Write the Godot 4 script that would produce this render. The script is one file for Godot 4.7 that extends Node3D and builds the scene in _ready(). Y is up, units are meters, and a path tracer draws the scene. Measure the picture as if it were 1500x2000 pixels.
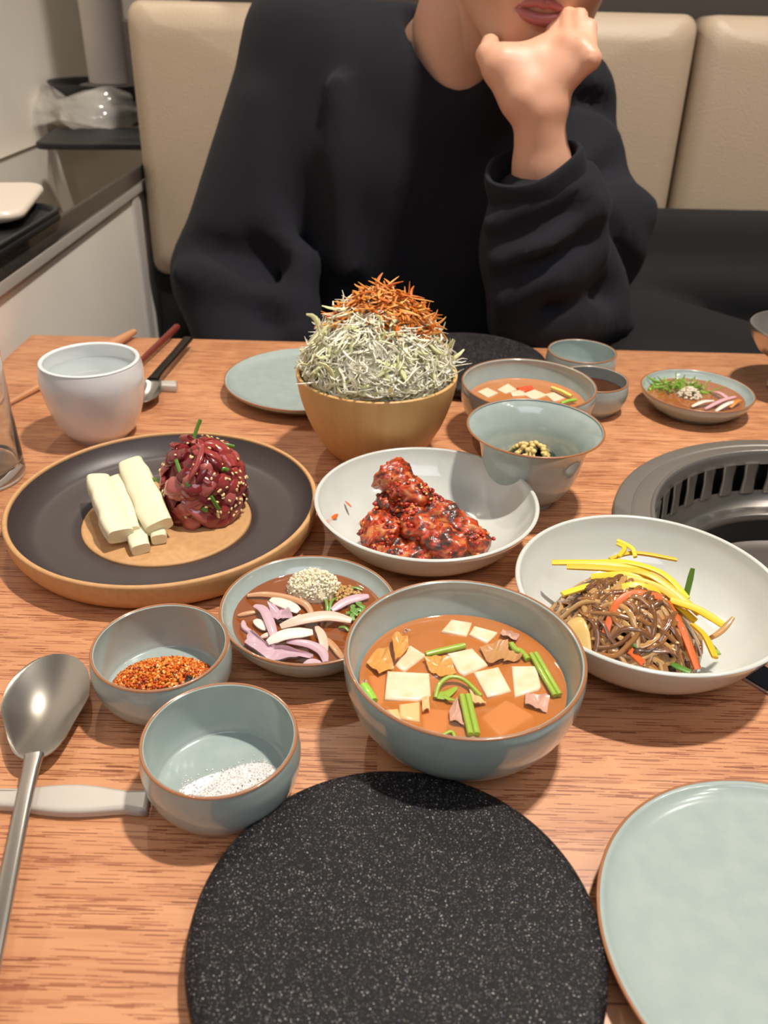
extends Node3D

const TY := 0.74   # height of the table top
var used := {}
var M := {}
var rng := RandomNumberGenerator.new()
var noise := FastNoiseLite.new()

# ---------- mesh collector ----------
class Acc:
	var v := PackedVector3Array()
	var uv := PackedVector2Array()
	var ix := PackedInt32Array()
	var col := PackedColorArray()
	var tint := Color.WHITE
	var colored := false

	func fix(i0: int, v0: int) -> void:   # wind the newest piece so that its faces look outwards
		var c := Vector3.ZERO
		for k in range(v0, v.size()): c += v[k]
		c /= float(max(1, v.size() - v0))
		var vol := 0.0
		for k in range(i0, ix.size(), 3):
			vol += (v[ix[k]] - c).dot((v[ix[k + 1]] - c).cross(v[ix[k + 2]] - c))
		if vol > 0.0:
			for k in range(i0, ix.size(), 3):
				var t := ix[k + 1]
				ix[k + 1] = ix[k + 2]
				ix[k + 2] = t

	func put(p: Vector3, q := Vector2.ZERO) -> int:
		v.append(p); uv.append(q); col.append(tint)
		return v.size() - 1

	func grid(rows: Array, close := true, caps := 0, us := 1.0, vs := 1.0, settle := true) -> void:
		var i0 := ix.size()
		var v0 := v.size()
		var n: int = rows.size()
		var m: int = (rows[0] as PackedVector3Array).size()
		var w := m + 1 if close else m
		for i in n:
			var r: PackedVector3Array = rows[i]
			for j in w:
				v.append(r[j % m]); uv.append(Vector2(us * j / float(w - 1), vs * i / float(max(1, n - 1)))); col.append(tint)
		for i in n - 1:
			for j in w - 1:
				var a := v0 + i * w + j
				ix.append(a); ix.append(a + w + 1); ix.append(a + w)
				ix.append(a); ix.append(a + 1); ix.append(a + w + 1)
		for e in 2:
			if caps & (1 << e):
				var r: PackedVector3Array = rows[0 if e == 0 else n - 1]
				var c := Vector3.ZERO
				for p in r: c += p
				c /= float(m)
				var b := v.size()
				v.append(c); uv.append(Vector2(0.5, 0.5)); col.append(tint)
				for j in m:
					v.append(r[j]); uv.append(Vector2(0.5 + 0.5 * cos(TAU * j / m), 0.5 + 0.5 * sin(TAU * j / m))); col.append(tint)
				for j in m:
					ix.append(b)
					if e == 0:
						ix.append(b + 1 + j); ix.append(b + 1 + (j + 1) % m)
					else:
						ix.append(b + 1 + (j + 1) % m); ix.append(b + 1 + j)
		if settle: fix(i0, v0)

	func mesh() -> ArrayMesh:
		var nr := PackedVector3Array()
		nr.resize(v.size())
		for k in range(0, ix.size(), 3):
			var a := ix[k]; var b := ix[k + 1]; var c := ix[k + 2]
			var n := (v[c] - v[a]).cross(v[b] - v[a])
			nr[a] += n; nr[b] += n; nr[c] += n
		# weld normals over coincident seam vertices of closed rings
		var at := {}
		for k in v.size():
			var n: Vector3 = nr[k]
			nr[k] = n.normalized() if n.length_squared() > 1e-30 else Vector3.UP
		for k in v.size():
			var key := Vector3i((v[k] * 200000.0).round())
			if at.has(key):
				var o: int = at[key]
				if nr[o].dot(nr[k]) > 0.7:
					var s := (nr[o] + nr[k]).normalized()
					nr[o] = s; nr[k] = s
			else:
				at[key] = k
		var arr := []
		arr.resize(Mesh.ARRAY_MAX)
		arr[Mesh.ARRAY_VERTEX] = v
		arr[Mesh.ARRAY_NORMAL] = nr
		arr[Mesh.ARRAY_TEX_UV] = uv
		if colored: arr[Mesh.ARRAY_COLOR] = col
		arr[Mesh.ARRAY_INDEX] = ix
		var am := ArrayMesh.new()
		am.add_surface_from_arrays(Mesh.PRIMITIVE_TRIANGLES, arr)
		return am

# ---------- signed distance field, meshed as surface nets ----------
class Field:
	var o: Vector3
	var c: float
	var nx: int
	var ny: int
	var nz: int
	var f := PackedFloat32Array()
	func _init(lo: Vector3, hi: Vector3, cell: float) -> void:
		o = lo; c = cell
		nx = int(ceil((hi.x - lo.x) / c)) + 1
		ny = int(ceil((hi.y - lo.y) / c)) + 1
		nz = int(ceil((hi.z - lo.z) / c)) + 1
		f.resize(nx * ny * nz)
		f.fill(0.2)
	func merge(i: int, d: float, k: float, sub: bool) -> void:
		if sub:
			var a := -f[i]
			var h: float = max(k - absf(a - d), 0.0) / k
			f[i] = -(minf(a, d) - h * h * k * 0.25) if h > 0.0 else maxf(f[i], -d)
		else:
			var h: float = max(k - absf(f[i] - d), 0.0) / k
			f[i] = minf(f[i], d) - h * h * k * 0.25
	func lims(lo: Vector3, hi: Vector3) -> Array:
		var a := ((lo - o) / c).floor()
		var b := ((hi - o) / c).ceil()
		return [maxi(0, int(a.x)), mini(nx - 1, int(b.x)), maxi(0, int(a.y)), mini(ny - 1, int(b.y)), maxi(0, int(a.z)), mini(nz - 1, int(b.z))]
	func cap(a: Vector3, b: Vector3, ra: float, rb: float, k := 0.01, sub := false, flat := 1.0, axis := Vector3.ZERO) -> void:
		# a tapered capsule; flat > 1 thins it along axis
		var m: float = maxf(ra, rb) + k + 3.0 * c
		var L := lims(Vector3(minf(a.x, b.x), minf(a.y, b.y), minf(a.z, b.z)) - Vector3.ONE * m, Vector3(maxf(a.x, b.x), maxf(a.y, b.y), maxf(a.z, b.z)) + Vector3.ONE * m)
		var ba := b - a
		var q: float = maxf(ba.length_squared(), 1e-12)
		for z in range(L[4], L[5] + 1):
			for y in range(L[2], L[3] + 1):
				var i: int = (z * ny + y) * nx
				for x in range(L[0], L[1] + 1):
					var p := o + Vector3(x, y, z) * c - a
					var h: float = clampf(p.dot(ba) / q, 0.0, 1.0)
					var e := p - ba * h
					if flat != 1.0: e += axis * (axis.dot(e) * (flat - 1.0))
					merge(i + x, e.length() - lerpf(ra, rb, h), k, sub)
	func ell(ct: Vector3, r: Vector3, bs := Basis.IDENTITY, k := 0.01, sub := false) -> void:
		var m: float = maxf(r.x, maxf(r.y, r.z)) + k + 3.0 * c
		var L := lims(ct - Vector3.ONE * m, ct + Vector3.ONE * m)
		var inv := bs.inverse()
		for z in range(L[4], L[5] + 1):
			for y in range(L[2], L[3] + 1):
				var i: int = (z * ny + y) * nx
				for x in range(L[0], L[1] + 1):
					var p: Vector3 = inv * (o + Vector3(x, y, z) * c - ct)
					var u := p / r
					var k0 := u.length()
					var k1 := (u / r).length()
					merge(i + x, k0 * (k0 - 1.0) / maxf(k1, 1e-6), k, sub)
	func into(acc: Acc) -> void:
		var id := {}
		var i0 := acc.ix.size()
		var v0 := acc.v.size()
		var off := [0, 1, nx, nx + 1, nx * ny, nx * ny + 1, nx * ny + nx, nx * ny + nx + 1]
		var ed := [[0, 1], [2, 3], [4, 5], [6, 7], [0, 2], [1, 3], [4, 6], [5, 7], [0, 4], [1, 5], [2, 6], [3, 7]]
		for z in nz - 1:
			for y in ny - 1:
				var r: int = (z * ny + y) * nx
				for x in nx - 1:
					var i := r + x
					var s := 0
					for k in 8:
						if f[i + off[k]] < 0.0: s += 1
					if s == 0 or s == 8: continue
					var p := Vector3.ZERO
					var n := 0
					for e in ed:
						var fa := f[i + off[e[0]]]
						var fb := f[i + off[e[1]]]
						if (fa < 0.0) != (fb < 0.0):
							var t := fa / (fa - fb)
							p += Vector3(e[0] & 1, (e[0] >> 1) & 1, e[0] >> 2).lerp(Vector3(e[1] & 1, (e[1] >> 1) & 1, e[1] >> 2), t)
							n += 1
					id[i] = acc.v.size()
					var w := o + (Vector3(x, y, z) + p / n) * c
					acc.put(w, Vector2(w.x * 8.0, w.y * 8.0 + w.z * 5.0))
		for z in range(1, nz - 1):
			for y in range(1, ny - 1):
				for x in range(1, nx - 1):
					var i: int = (z * ny + y) * nx + x
					var a := f[i] < 0.0
					if a != (f[i + 1] < 0.0): quad(acc, id, i, i - nx, i - nx - nx * ny, i - nx * ny, a)
					if a != (f[i + nx] < 0.0): quad(acc, id, i, i - nx * ny, i - nx * ny - 1, i - 1, a)
					if a != (f[i + nx * ny] < 0.0): quad(acc, id, i, i - 1, i - 1 - nx, i - nx, a)
		acc.fix(i0, v0)
	func quad(acc: Acc, id: Dictionary, a: int, b: int, d: int, e: int, w: bool) -> void:
		if not (id.has(a) and id.has(b) and id.has(d) and id.has(e)): return
		var q := [id[a], id[b], id[d], id[e]] if w else [id[a], id[e], id[d], id[b]]
		for k in [0, 1, 2, 0, 2, 3]: acc.ix.append(q[k])

# ---------- shapes ----------
func lathe(acc: Acc, prof: Array, at := Vector3.ZERO, seg := 72, tilt := Basis.IDENTITY) -> void:
	var rows := []
	for p in prof:
		var r := PackedVector3Array()
		for j in seg:
			var a := TAU * j / seg
			r.append(at + tilt * Vector3(p.x * cos(a), p.y, p.x * sin(a)))
		rows.append(r)
	acc.grid(rows, true, 0, 6.0, 2.0)

func curve(ctrl: Array, n := 6) -> Array:   # Catmull-Rom through Vector2 or Vector3 points
	var out := []
	var c := ctrl.size()
	for i in c - 1:
		var p0 = ctrl[maxi(0, i - 1)]; var p1 = ctrl[i]; var p2 = ctrl[i + 1]; var p3 = ctrl[mini(c - 1, i + 2)]
		for k in n:
			var t := float(k) / n
			out.append(0.5 * ((2.0 * p1) + (p2 - p0) * t + (2.0 * p0 - 5.0 * p1 + 4.0 * p2 - p3) * t * t + (3.0 * p1 - p0 - 3.0 * p2 + p3) * t * t * t))
	out.append(ctrl[c - 1])
	return out

func tube(acc: Acc, pts: Array, a: float, b: float, sides := 8, up := Vector3.UP, e := 1.0, taper := [], roll := 0.0) -> void:
	# an elliptical (e = 1) or nearly rectangular (e = 0.4) section of half-width a across and half-height b along up
	var rows := []
	var n := pts.size()
	var u := up
	for i in n:
		var t: Vector3 = (pts[mini(n - 1, i + 1)] - pts[maxi(0, i - 1)]).normalized()
		u = (u - t * t.dot(u))
		u = u.normalized() if u.length() > 1e-4 else t.cross(Vector3(0.3, 0.5, 0.8)).normalized()
		if roll != 0.0: u = u.rotated(t, roll / n)
		var s := t.cross(u)
		var k: float = 1.0
		if taper.size() > 0:
			var q: float = float(i) / maxf(1.0, n - 1.0) * (taper.size() - 1)
			var q0 := mini(int(q), taper.size() - 1)
			k = lerpf(taper[q0], taper[mini(q0 + 1, taper.size() - 1)], q - q0)
		var r := PackedVector3Array()
		for j in sides:
			var w := TAU * (j + 0.5) / sides
			var cw := cos(w); var sw := sin(w)
			r.append(pts[i] + s * (a * k * signf(cw) * pow(absf(cw), e)) + u * (b * k * signf(sw) * pow(absf(sw), e)))
		rows.append(r)
	acc.grid(rows, true, 3)

func blob(acc: Acc, c: Vector3, r: Vector3, bs := Basis.IDENTITY, amp := 0.0, freq := 60.0, nu := 16, nv := 10) -> void:
	var rows := []
	for i in nv + 1:
		var t := PI * i / nv
		var row := PackedVector3Array()
		for j in nu:
			var a := TAU * j / nu
			var d := Vector3(sin(t) * cos(a), cos(t), sin(t) * sin(a))
			var p: Vector3 = bs * (d * r)
			var k := 1.0
			if amp > 0.0: k += amp * noise.get_noise_3dv((c + p) * freq * 100.0)
			row.append(c + p * k)
		rows.append(row)
	acc.grid(rows, true)

func prism(acc: Acc, poly: Array, y0: float, y1: float, bev: float, xf := Transform3D.IDENTITY) -> void:
	# a slab of a star-shaped outline in x and z, its edges rounded by bev
	var n := poly.size()
	var ins := []
	for i in n:
		var p: Vector2 = poly[i]
		var d0: Vector2 = (p - poly[(i + n - 1) % n]).normalized()
		var d1: Vector2 = (poly[(i + 1) % n] - p).normalized()
		var m := (Vector2(-d0.y, d0.x) + Vector2(-d1.y, d1.x))
		ins.append(m.normalized() / maxf(0.5, m.length() * 0.5) if m.length() > 1e-5 else Vector2.ZERO)
	var area := 0.0
	for i in n: area += (poly[i] as Vector2).cross(poly[(i + 1) % n])
	var sg := 1.0 if area > 0.0 else -1.0
	var rows := []
	for s in [[1.5, y0, 0], [1.0, y0, 0], [0.3, y0 + 0.3 * bev, 0], [0.0, y0 + bev, 0], [0.0, y1 - bev, 0], [0.3, y1 - 0.3 * bev, 0], [1.0, y1, 0], [1.5, y1, 0]]:
		var row := PackedVector3Array()
		for i in n:
			var q: Vector2 = poly[i] + ins[i] * (sg * bev * s[0])
			row.append(xf * Vector3(q.x, s[1], q.y))
		rows.append(row)
	var i0 := acc.ix.size()
	var v0 := acc.v.size()
	acc.grid(rows, true, 0, 1.0, 1.0, false)
	for e in [0, 7]:
		var flat := PackedVector2Array()
		for i in n: flat.append((poly[i] as Vector2) + ins[i] * (sg * bev * 1.5))
		var tr := Geometry2D.triangulate_polygon(flat)
		var b := acc.v.size()
		for i in n: acc.put(rows[e][i], flat[i] * 10.0)
		var up := sg > 0.0
		for k in range(0, tr.size(), 3):
			var q0 := flat[tr[k]]; var q1 := flat[tr[k + 1]]; var q2 := flat[tr[k + 2]]
			var ccw := (q1 - q0).cross(q2 - q0) > 0.0
			# the side band is wound for sg > 0 or < 0; match it, so that one test turns the whole slab
			if ccw == ((e == 7) == up):
				acc.ix.append(b + tr[k]); acc.ix.append(b + tr[k + 1]); acc.ix.append(b + tr[k + 2])
			else:
				acc.ix.append(b + tr[k]); acc.ix.append(b + tr[k + 2]); acc.ix.append(b + tr[k + 1])
	acc.fix(i0, v0)

func ring_poly(w: float, d: float, r: float, k := 5) -> Array:   # a rectangle with round corners
	var out := []
	for c in [[1, 1, 0], [-1, 1, 1], [-1, -1, 2], [1, -1, 3]]:
		for i in k + 1:
			var a: float = PI / 2 * (c[2] + float(i) / k)
			out.append(Vector2(c[0] * (w / 2 - r) + r * cos(a), c[1] * (d / 2 - r) + r * sin(a)))
	return out

func slab(acc: Acc, size: Vector3, at: Vector3, bev := 0.004, r := 0.006, xf := Basis.IDENTITY) -> void:
	prism(acc, ring_poly(size.x, size.z, r, 4), -size.y / 2, size.y / 2, bev, Transform3D(xf, at))

# ---------- nodes ----------
func numbered(called: String, parent: Node) -> String:
	var key := "%d/%s" % [parent.get_instance_id(), called]
	var n: int = used.get(key, -1) + 1
	used[key] = n
	return called if n == 0 else "%s_%03d" % [called, n]

func tag(o: Node, label: String, category: String, group := "", kind := "") -> void:
	o.set_meta("label", label)
	if category: o.set_meta("category", category)
	if group: o.set_meta("group", group)
	if kind: o.set_meta("kind", kind)

func thing(called: String, label: String, category: String, at := Vector3.ZERO, group := "") -> Node3D:
	var o := Node3D.new()
	o.name = numbered(called, self)
	o.position = at
	add_child(o, true)
	tag(o, label, category, group)
	return o

func part(called: String, mesh: Mesh, m: Material, parent: Node, kind := "") -> MeshInstance3D:
	var o := MeshInstance3D.new()
	o.mesh = mesh
	o.material_override = m
	o.name = numbered(called, parent)
	parent.add_child(o, true)
	if kind: o.set_meta("kind", kind)
	return o

func single(called: String, acc: Acc, m: Material, label: String, category: String, group := "", kind := "") -> MeshInstance3D:
	# a thing that is one mesh, its origin moved to its base
	var lo := Vector3.INF
	var c := Vector3.ZERO
	for p in acc.v:
		lo = lo.min(p); c += p
	c /= acc.v.size()
	c.y = lo.y
	for i in acc.v.size(): acc.v[i] -= c
	var o := part(called, acc.mesh(), m, self)
	o.position = c
	tag(o, label, category, group, kind)
	return o

func struct(called: String, acc: Acc, m: Material, label := "") -> MeshInstance3D:
	var o := part(called, acc.mesh(), m, self, "structure")
	if label: o.set_meta("label", label)
	return o

func mat(c: Color, rough := 0.5, metal := 0.0, coat := 0.0) -> StandardMaterial3D:
	var m := StandardMaterial3D.new()
	m.albedo_color = c
	m.roughness = rough
	m.metallic = metal
	if coat > 0.0:
		m.clearcoat_enabled = true
		m.clearcoat = coat
		m.clearcoat_roughness = 0.04
	return m

func rgb(r: int, g: int, b: int, a := 255) -> Color:
	return Color8(r, g, b, a)

func _ready() -> void:
	rng.seed = 20240611
	noise.seed = 7
	noise.noise_type = FastNoiseLite.TYPE_SIMPLEX_SMOOTH
	noise.frequency = 0.01
	noise.fractal_type = FastNoiseLite.FRACTAL_FBM
	noise.fractal_octaves = 3
	# camera
	var cam := Camera3D.new()
	cam.name = "camera"
	cam.fov = 62.44
	cam.near = 0.02
	cam.position = Vector3(0, TY + 0.30, 0)
	cam.basis = Basis(Vector3.RIGHT, deg_to_rad(-31.2)) * Basis(Vector3(0, 0, 1), deg_to_rad(1.5))
	var lens := CameraAttributesPhysical.new()
	lens.frustum_focal_length = 19.8
	lens.frustum_focus_distance = 0.46
	lens.exposure_aperture = 19.8 / 2.4
	lens.exposure_multiplier = 1.0
	cam.attributes = lens
	cam.fov = 62.44
	add_child(cam)
	cam.current = true
	# environment: a closed room, lit by its lamps only
	var we := WorldEnvironment.new()
	we.name = "environment"
	var en := Environment.new()
	en.background_mode = Environment.BG_COLOR
	en.background_color = Color(0.02, 0.02, 0.02)
	en.tonemap_mode = Environment.TONE_MAPPER_LINEAR
	en.tonemap_exposure = 1.0
	en.sdfgi_enabled = true
	en.ssao_enabled = true
	en.ssil_enabled = true
	we.environment = en
	add_child(we)
	# lamps: a twin spot over the table, and the dimmer ceiling lights of the room
	for k in 2:
		ceiling_spot(Vector3(0.41 + 0.06 * k, 2.5, -0.58 + 0.02 * k), 2.0, 0.03, Color(1.0, 0.965, 0.92), "twin spot lamp over the table, the %s of the pair" % ["left one", "right one"][k])
	for k in 4:
		ceiling_spot(Vector3(1.15, 2.5, -0.75 + 0.34 * k), 0.16, 0.03, Color(1.0, 0.95, 0.9), "small ceiling spot in the row along the aisle, %s from the bench" % ["first", "second", "third", "fourth"][k])
	ceiling_spot(Vector3(-0.52, 2.5, -1.75), 1.0, 0.03, Color(1.0, 0.95, 0.88), "ceiling spot over the far end of the stone ledge")
	ceiling_panel(Vector3(0.3, 2.595, 1.1), Vector2(1.6, 0.9), 1.0)
	materials()
	room()
	tableware()
	food()
	diner()

func ceiling_spot(at: Vector3, energy: float, size: float, c: Color, label: String) -> void:
	var o := thing("ceiling_lamp", label, "lamp", at, "ceiling spot lamps")
	var a := Acc.new()
	lathe(a, [Vector2(0.0, 0.1), Vector2(0.032, 0.1), Vector2(0.034, 0.098), Vector2(0.034, 0.002), Vector2(0.032, 0.0), Vector2(0.028, 0.0), Vector2(0.026, 0.02), Vector2(0.0, 0.022)], Vector3.ZERO, 32)
	part("housing", a.mesh(), mat(rgb(40, 40, 40), 0.5), o)
	var b := Acc.new()
	lathe(b, [Vector2(0.0, 0.014), Vector2(0.016, 0.014), Vector2(0.021, 0.017), Vector2(0.0, 0.0195)], Vector3.ZERO, 24)
	var em := mat(Color.WHITE, 0.4)
	em.emission_enabled = true
	em.emission = c
	em.emission_energy_multiplier = 6.0
	part("bulb", b.mesh(), em, o)
	var l := SpotLight3D.new()
	l.name = "lamp_light"
	l.light_energy = energy
	l.light_color = c
	l.light_size = size
	l.spot_range = 8.0
	l.spot_attenuation = 2.0
	l.spot_angle = 64.0
	l.spot_angle_attenuation = 0.6
	l.shadow_enabled = true
	l.rotation.x = -PI / 2
	l.position = Vector3(0, -0.004, 0)
	o.add_child(l, true)

func ceiling_panel(at: Vector3, size: Vector2, energy: float) -> void:
	var o := thing("ceiling_panel", "wide flat light panel in the ceiling behind the table", "lamp", at)
	var a := Acc.new()
	slab(a, Vector3(size.x, 0.02, size.y), Vector3(0, 0.012, 0), 0.004, 0.02)
	var em := mat(Color.WHITE, 0.5)
	em.emission_enabled = true
	em.emission = Color(0.95, 0.97, 1.04)
	em.emission_energy_multiplier = 1.0
	part("diffuser", a.mesh(), em, o)
	var l := AreaLight3D.new()
	l.name = "panel_light"
	l.area_size = size
	l.light_energy = energy
	l.light_color = Color(0.95, 0.97, 1.04)
	l.area_range = 9.0
	l.area_attenuation = 2.0
	l.shadow_enabled = true
	l.rotation.x = -PI / 2
	l.position = Vector3(0, -0.006, 0)
	o.add_child(l, true)

func noise_normal(freq: float, strength: float, seed_ := 1, w := 512) -> ImageTexture:
	var n := FastNoiseLite.new()
	n.seed = seed_
	n.noise_type = FastNoiseLite.TYPE_SIMPLEX_SMOOTH
	n.frequency = freq
	n.fractal_octaves = 3
	var im := n.get_seamless_image(w, w)
	im.convert(Image.FORMAT_L8)
	im.bump_map_to_normal_map(strength)
	return ImageTexture.create_from_image(im)

func tri(m: StandardMaterial3D, s: Vector3) -> StandardMaterial3D:
	m.uv1_triplanar = true
	m.uv1_world_triplanar = true
	m.uv1_scale = s
	return m

func wood_texture() -> ImageTexture:
	# oak: warm base, wavy growth bands, and short dark pores along the grain (x)
	var W := 2048
	var im := Image.create(W, W, false, Image.FORMAT_RGBA8)
	im.fill(rgb(209, 150, 106))
	var n := FastNoiseLite.new()
	n.seed = 3
	n.noise_type = FastNoiseLite.TYPE_SIMPLEX_SMOOTH
	n.frequency = 1.0
	var bw := 256
	var bh := 768
	var ring := PackedFloat32Array()
	ring.resize(bw * bh)
	var ov := Image.create(bw, bh, false, Image.FORMAT_RGBA8)
	for y in bh:
		for x in bw:
			var u := TAU * x / bw
			var p := Vector3(cos(u) * 0.35, sin(u) * 0.35, y * 0.006)
			var t := y / 48.0 + 1.6 * n.get_noise_3dv(p) + 0.12 * n.get_noise_3d(cos(u) * 2.0, sin(u) * 2.0, y * 0.05)
			var f := t - floorf(t)
			var late := smoothstep(0.35, 0.95, f) * (1.0 - smoothstep(0.95, 1.0, f))
			ring[y * bw + x] = late
			var fine := n.get_noise_3d(cos(u) * 1.2 + 9.0, sin(u) * 1.2, y * 0.35)
			var big := n.get_noise_3d(cos(u) * 0.5, sin(u) * 0.5 + 5.0, y * 0.012)
			var a := clampf(0.06 + 0.16 * late + 0.14 * fine + 0.20 * big, 0.0, 0.8)
			ov.set_pixel(x, y, Color(0.60, 0.34, 0.20, a))
	ov.resize(W, W, Image.INTERPOLATE_CUBIC)
	im.blend_rect(ov, Rect2i(0, 0, W, W), Vector2i.ZERO)
	var r := RandomNumberGenerator.new()
	r.seed = 11
	for k in 15500:
		var x := r.randi_range(0, W)
		var y := r.randi_range(0, W - 4)
		var late: float = ring[mini(bh - 1, y * bh / W) * bw + (x % W) * bw / W]
		if r.randf() > 0.62 + 0.2 * late: continue
		var len := int(r.randf_range(18, 60) * (1.0 + 1.4 * r.randf() * r.randf()))
		var d := r.randf_range(0.0, 1.0)
		var c := rgb(176, 112, 76).lerp(rgb(132, 74, 46), d)
		var th := 2 if r.randf() < 0.7 else 3
		im.fill_rect(Rect2i(x, y, len, th), c.lerp(rgb(214, 154, 112), 0.45))
		im.fill_rect(Rect2i(x + len / 6, y, len * 2 / 3, th + (1 if r.randf() < 0.4 else 0)), c)
	im.generate_mipmaps()
	return ImageTexture.create_from_image(im)

func speckle_texture(base: Color, dots: Array, count: int, seed_: int, W := 1024) -> ImageTexture:
	var im := Image.create(W, W, false, Image.FORMAT_RGBA8)
	im.fill(base)
	var r := RandomNumberGenerator.new()
	r.seed = seed_
	for k in count:
		var c: Color = dots[r.randi_range(0, dots.size() - 1)]
		var s := 1 if r.randf() < 0.7 else 2
		im.fill_rect(Rect2i(r.randi_range(0, W - 2), r.randi_range(0, W - 2), s, s), base.lerp(c, r.randf_range(0.35, 1.0)))
	return ImageTexture.create_from_image(im)

func cloud_texture(a: Color, b: Color, freq: float, seed_: int, W := 256, stretch := 1) -> ImageTexture:
	var n := FastNoiseLite.new()
	n.seed = seed_
	n.noise_type = FastNoiseLite.TYPE_SIMPLEX_SMOOTH
	n.frequency = freq
	n.fractal_octaves = 4
	var im := n.get_seamless_image(W, W / stretch)
	var out := Image.create(W, W / stretch, false, Image.FORMAT_RGBA8)
	for y in W / stretch:
		for x in W:
			out.set_pixel(x, y, a.lerp(b, im.get_pixel(x, y).r))
	if stretch > 1: out.resize(W, W, Image.INTERPOLATE_CUBIC)
	return ImageTexture.create_from_image(out)

func textured(t: Texture2D, rough: float, s := Vector3(1, 1, 1), triplanar := false, metal := 0.0) -> StandardMaterial3D:
	var m := mat(Color.WHITE, rough, metal)
	m.albedo_texture = t
	if triplanar: tri(m, s)
	else: m.uv1_scale = s
	return m

func materials() -> void:
	M.wood = textured(wood_texture(), 0.42, Vector3(1.0 / 0.72, 1.0 / 0.42, 1.0 / 0.42), true)
	M.celadon = textured(cloud_texture(rgb(158, 172, 167), rgb(170, 182, 176), 0.02, 5), 0.16, Vector3(14, 14, 14), true)
	M.celadon.clearcoat_enabled = true
	M.celadon.clearcoat = 0.6
	M.celadon.clearcoat_roughness = 0.05
	M.porcelain = mat(rgb(206, 209, 201), 0.14, 0.0, 0.6)
	M.white = mat(rgb(226, 228, 227), 0.15, 0.0, 0.6)
	M.brown_rim = mat(rgb(158, 104, 66), 0.3, 0.0, 0.4)
	M.clay = textured(cloud_texture(rgb(190, 142, 92), rgb(206, 160, 108), 0.05, 9), 0.62, Vector3(12, 12, 12), true)
	M.dark_glaze = mat(rgb(64, 55, 54), 0.42)
	M.bowl_wood = textured(cloud_texture(rgb(224, 182, 120), rgb(208, 160, 98), 0.012, 4, 256, 1), 0.5, Vector3(60, 3, 60), true)
	M.plate_black = textured(speckle_texture(rgb(24, 23, 24), [rgb(235, 230, 224), rgb(170, 160, 150), rgb(150, 140, 165), rgb(120, 112, 106)], 52000, 21), 0.5, Vector3(5.5, 5.5, 5.5), true)
	M.plate_black.normal_enabled = true
	M.plate_black.normal_texture = noise_normal(0.30, 2.0, 31, 1024)
	M.plate_black.normal_scale = 0.7
	M.plate_black.metallic_specular = 0.28
	M.radish = textured(cloud_texture(rgb(246, 228, 204), rgb(232, 190, 146), 0.02, 61), 0.3, Vector3(15, 15, 15), true)
	M.steel = mat(rgb(196, 192, 186), 0.28, 0.85)
	M.steel_brushed = mat(rgb(172, 167, 160), 0.26, 0.92)
	M.steel_dull = mat(rgb(150, 145, 138), 0.42, 0.7)
	M.steel_dark = mat(rgb(112, 105, 99), 0.4, 0.6)
	M.black = mat(rgb(20, 20, 22), 0.5)
	M.ceramic_rest = mat(rgb(190, 182, 171), 0.3, 0.0, 0.3)
	M.water = mat(Color(0.85, 0.9, 0.9, 0.18), 0.02)
	M.water.transparency = BaseMaterial3D.TRANSPARENCY_ALPHA
	M.glass = mat(Color(0.96, 0.98, 0.98, 0.02), 0.0)
	M.glass.refraction_enabled = true
	M.glass.refraction_scale = 0.05
	M.wall = textured(cloud_texture(rgb(232, 223, 210), rgb(237, 229, 217), 0.02, 14), 0.75, Vector3(1, 1, 1), true)
	M.leather = mat(rgb(178, 158, 134), 0.5)
	tri(M.leather, Vector3(6, 6, 6))
	M.leather.normal_enabled = true
	M.leather.normal_texture = noise_normal(0.08, 3.0, 41)
	M.leather.normal_scale = 0.35
	M.granite = textured(speckle_texture(rgb(60, 57, 53), [rgb(92, 86, 80), rgb(26, 26, 28), rgb(112, 106, 98)], 30000, 51, 512), 0.07, Vector3(4, 4, 4), true)
	M.granite.metallic_specular = 1.0
	M.dark_bench = mat(rgb(14, 13, 13), 0.9)
	M.dark_wall = mat(rgb(62, 55, 50), 0.6)

func box(size: Vector3, at: Vector3, bev := 0.004) -> Acc:
	var a := Acc.new()
	slab(a, size, at, bev, bev * 1.2)
	return a

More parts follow.
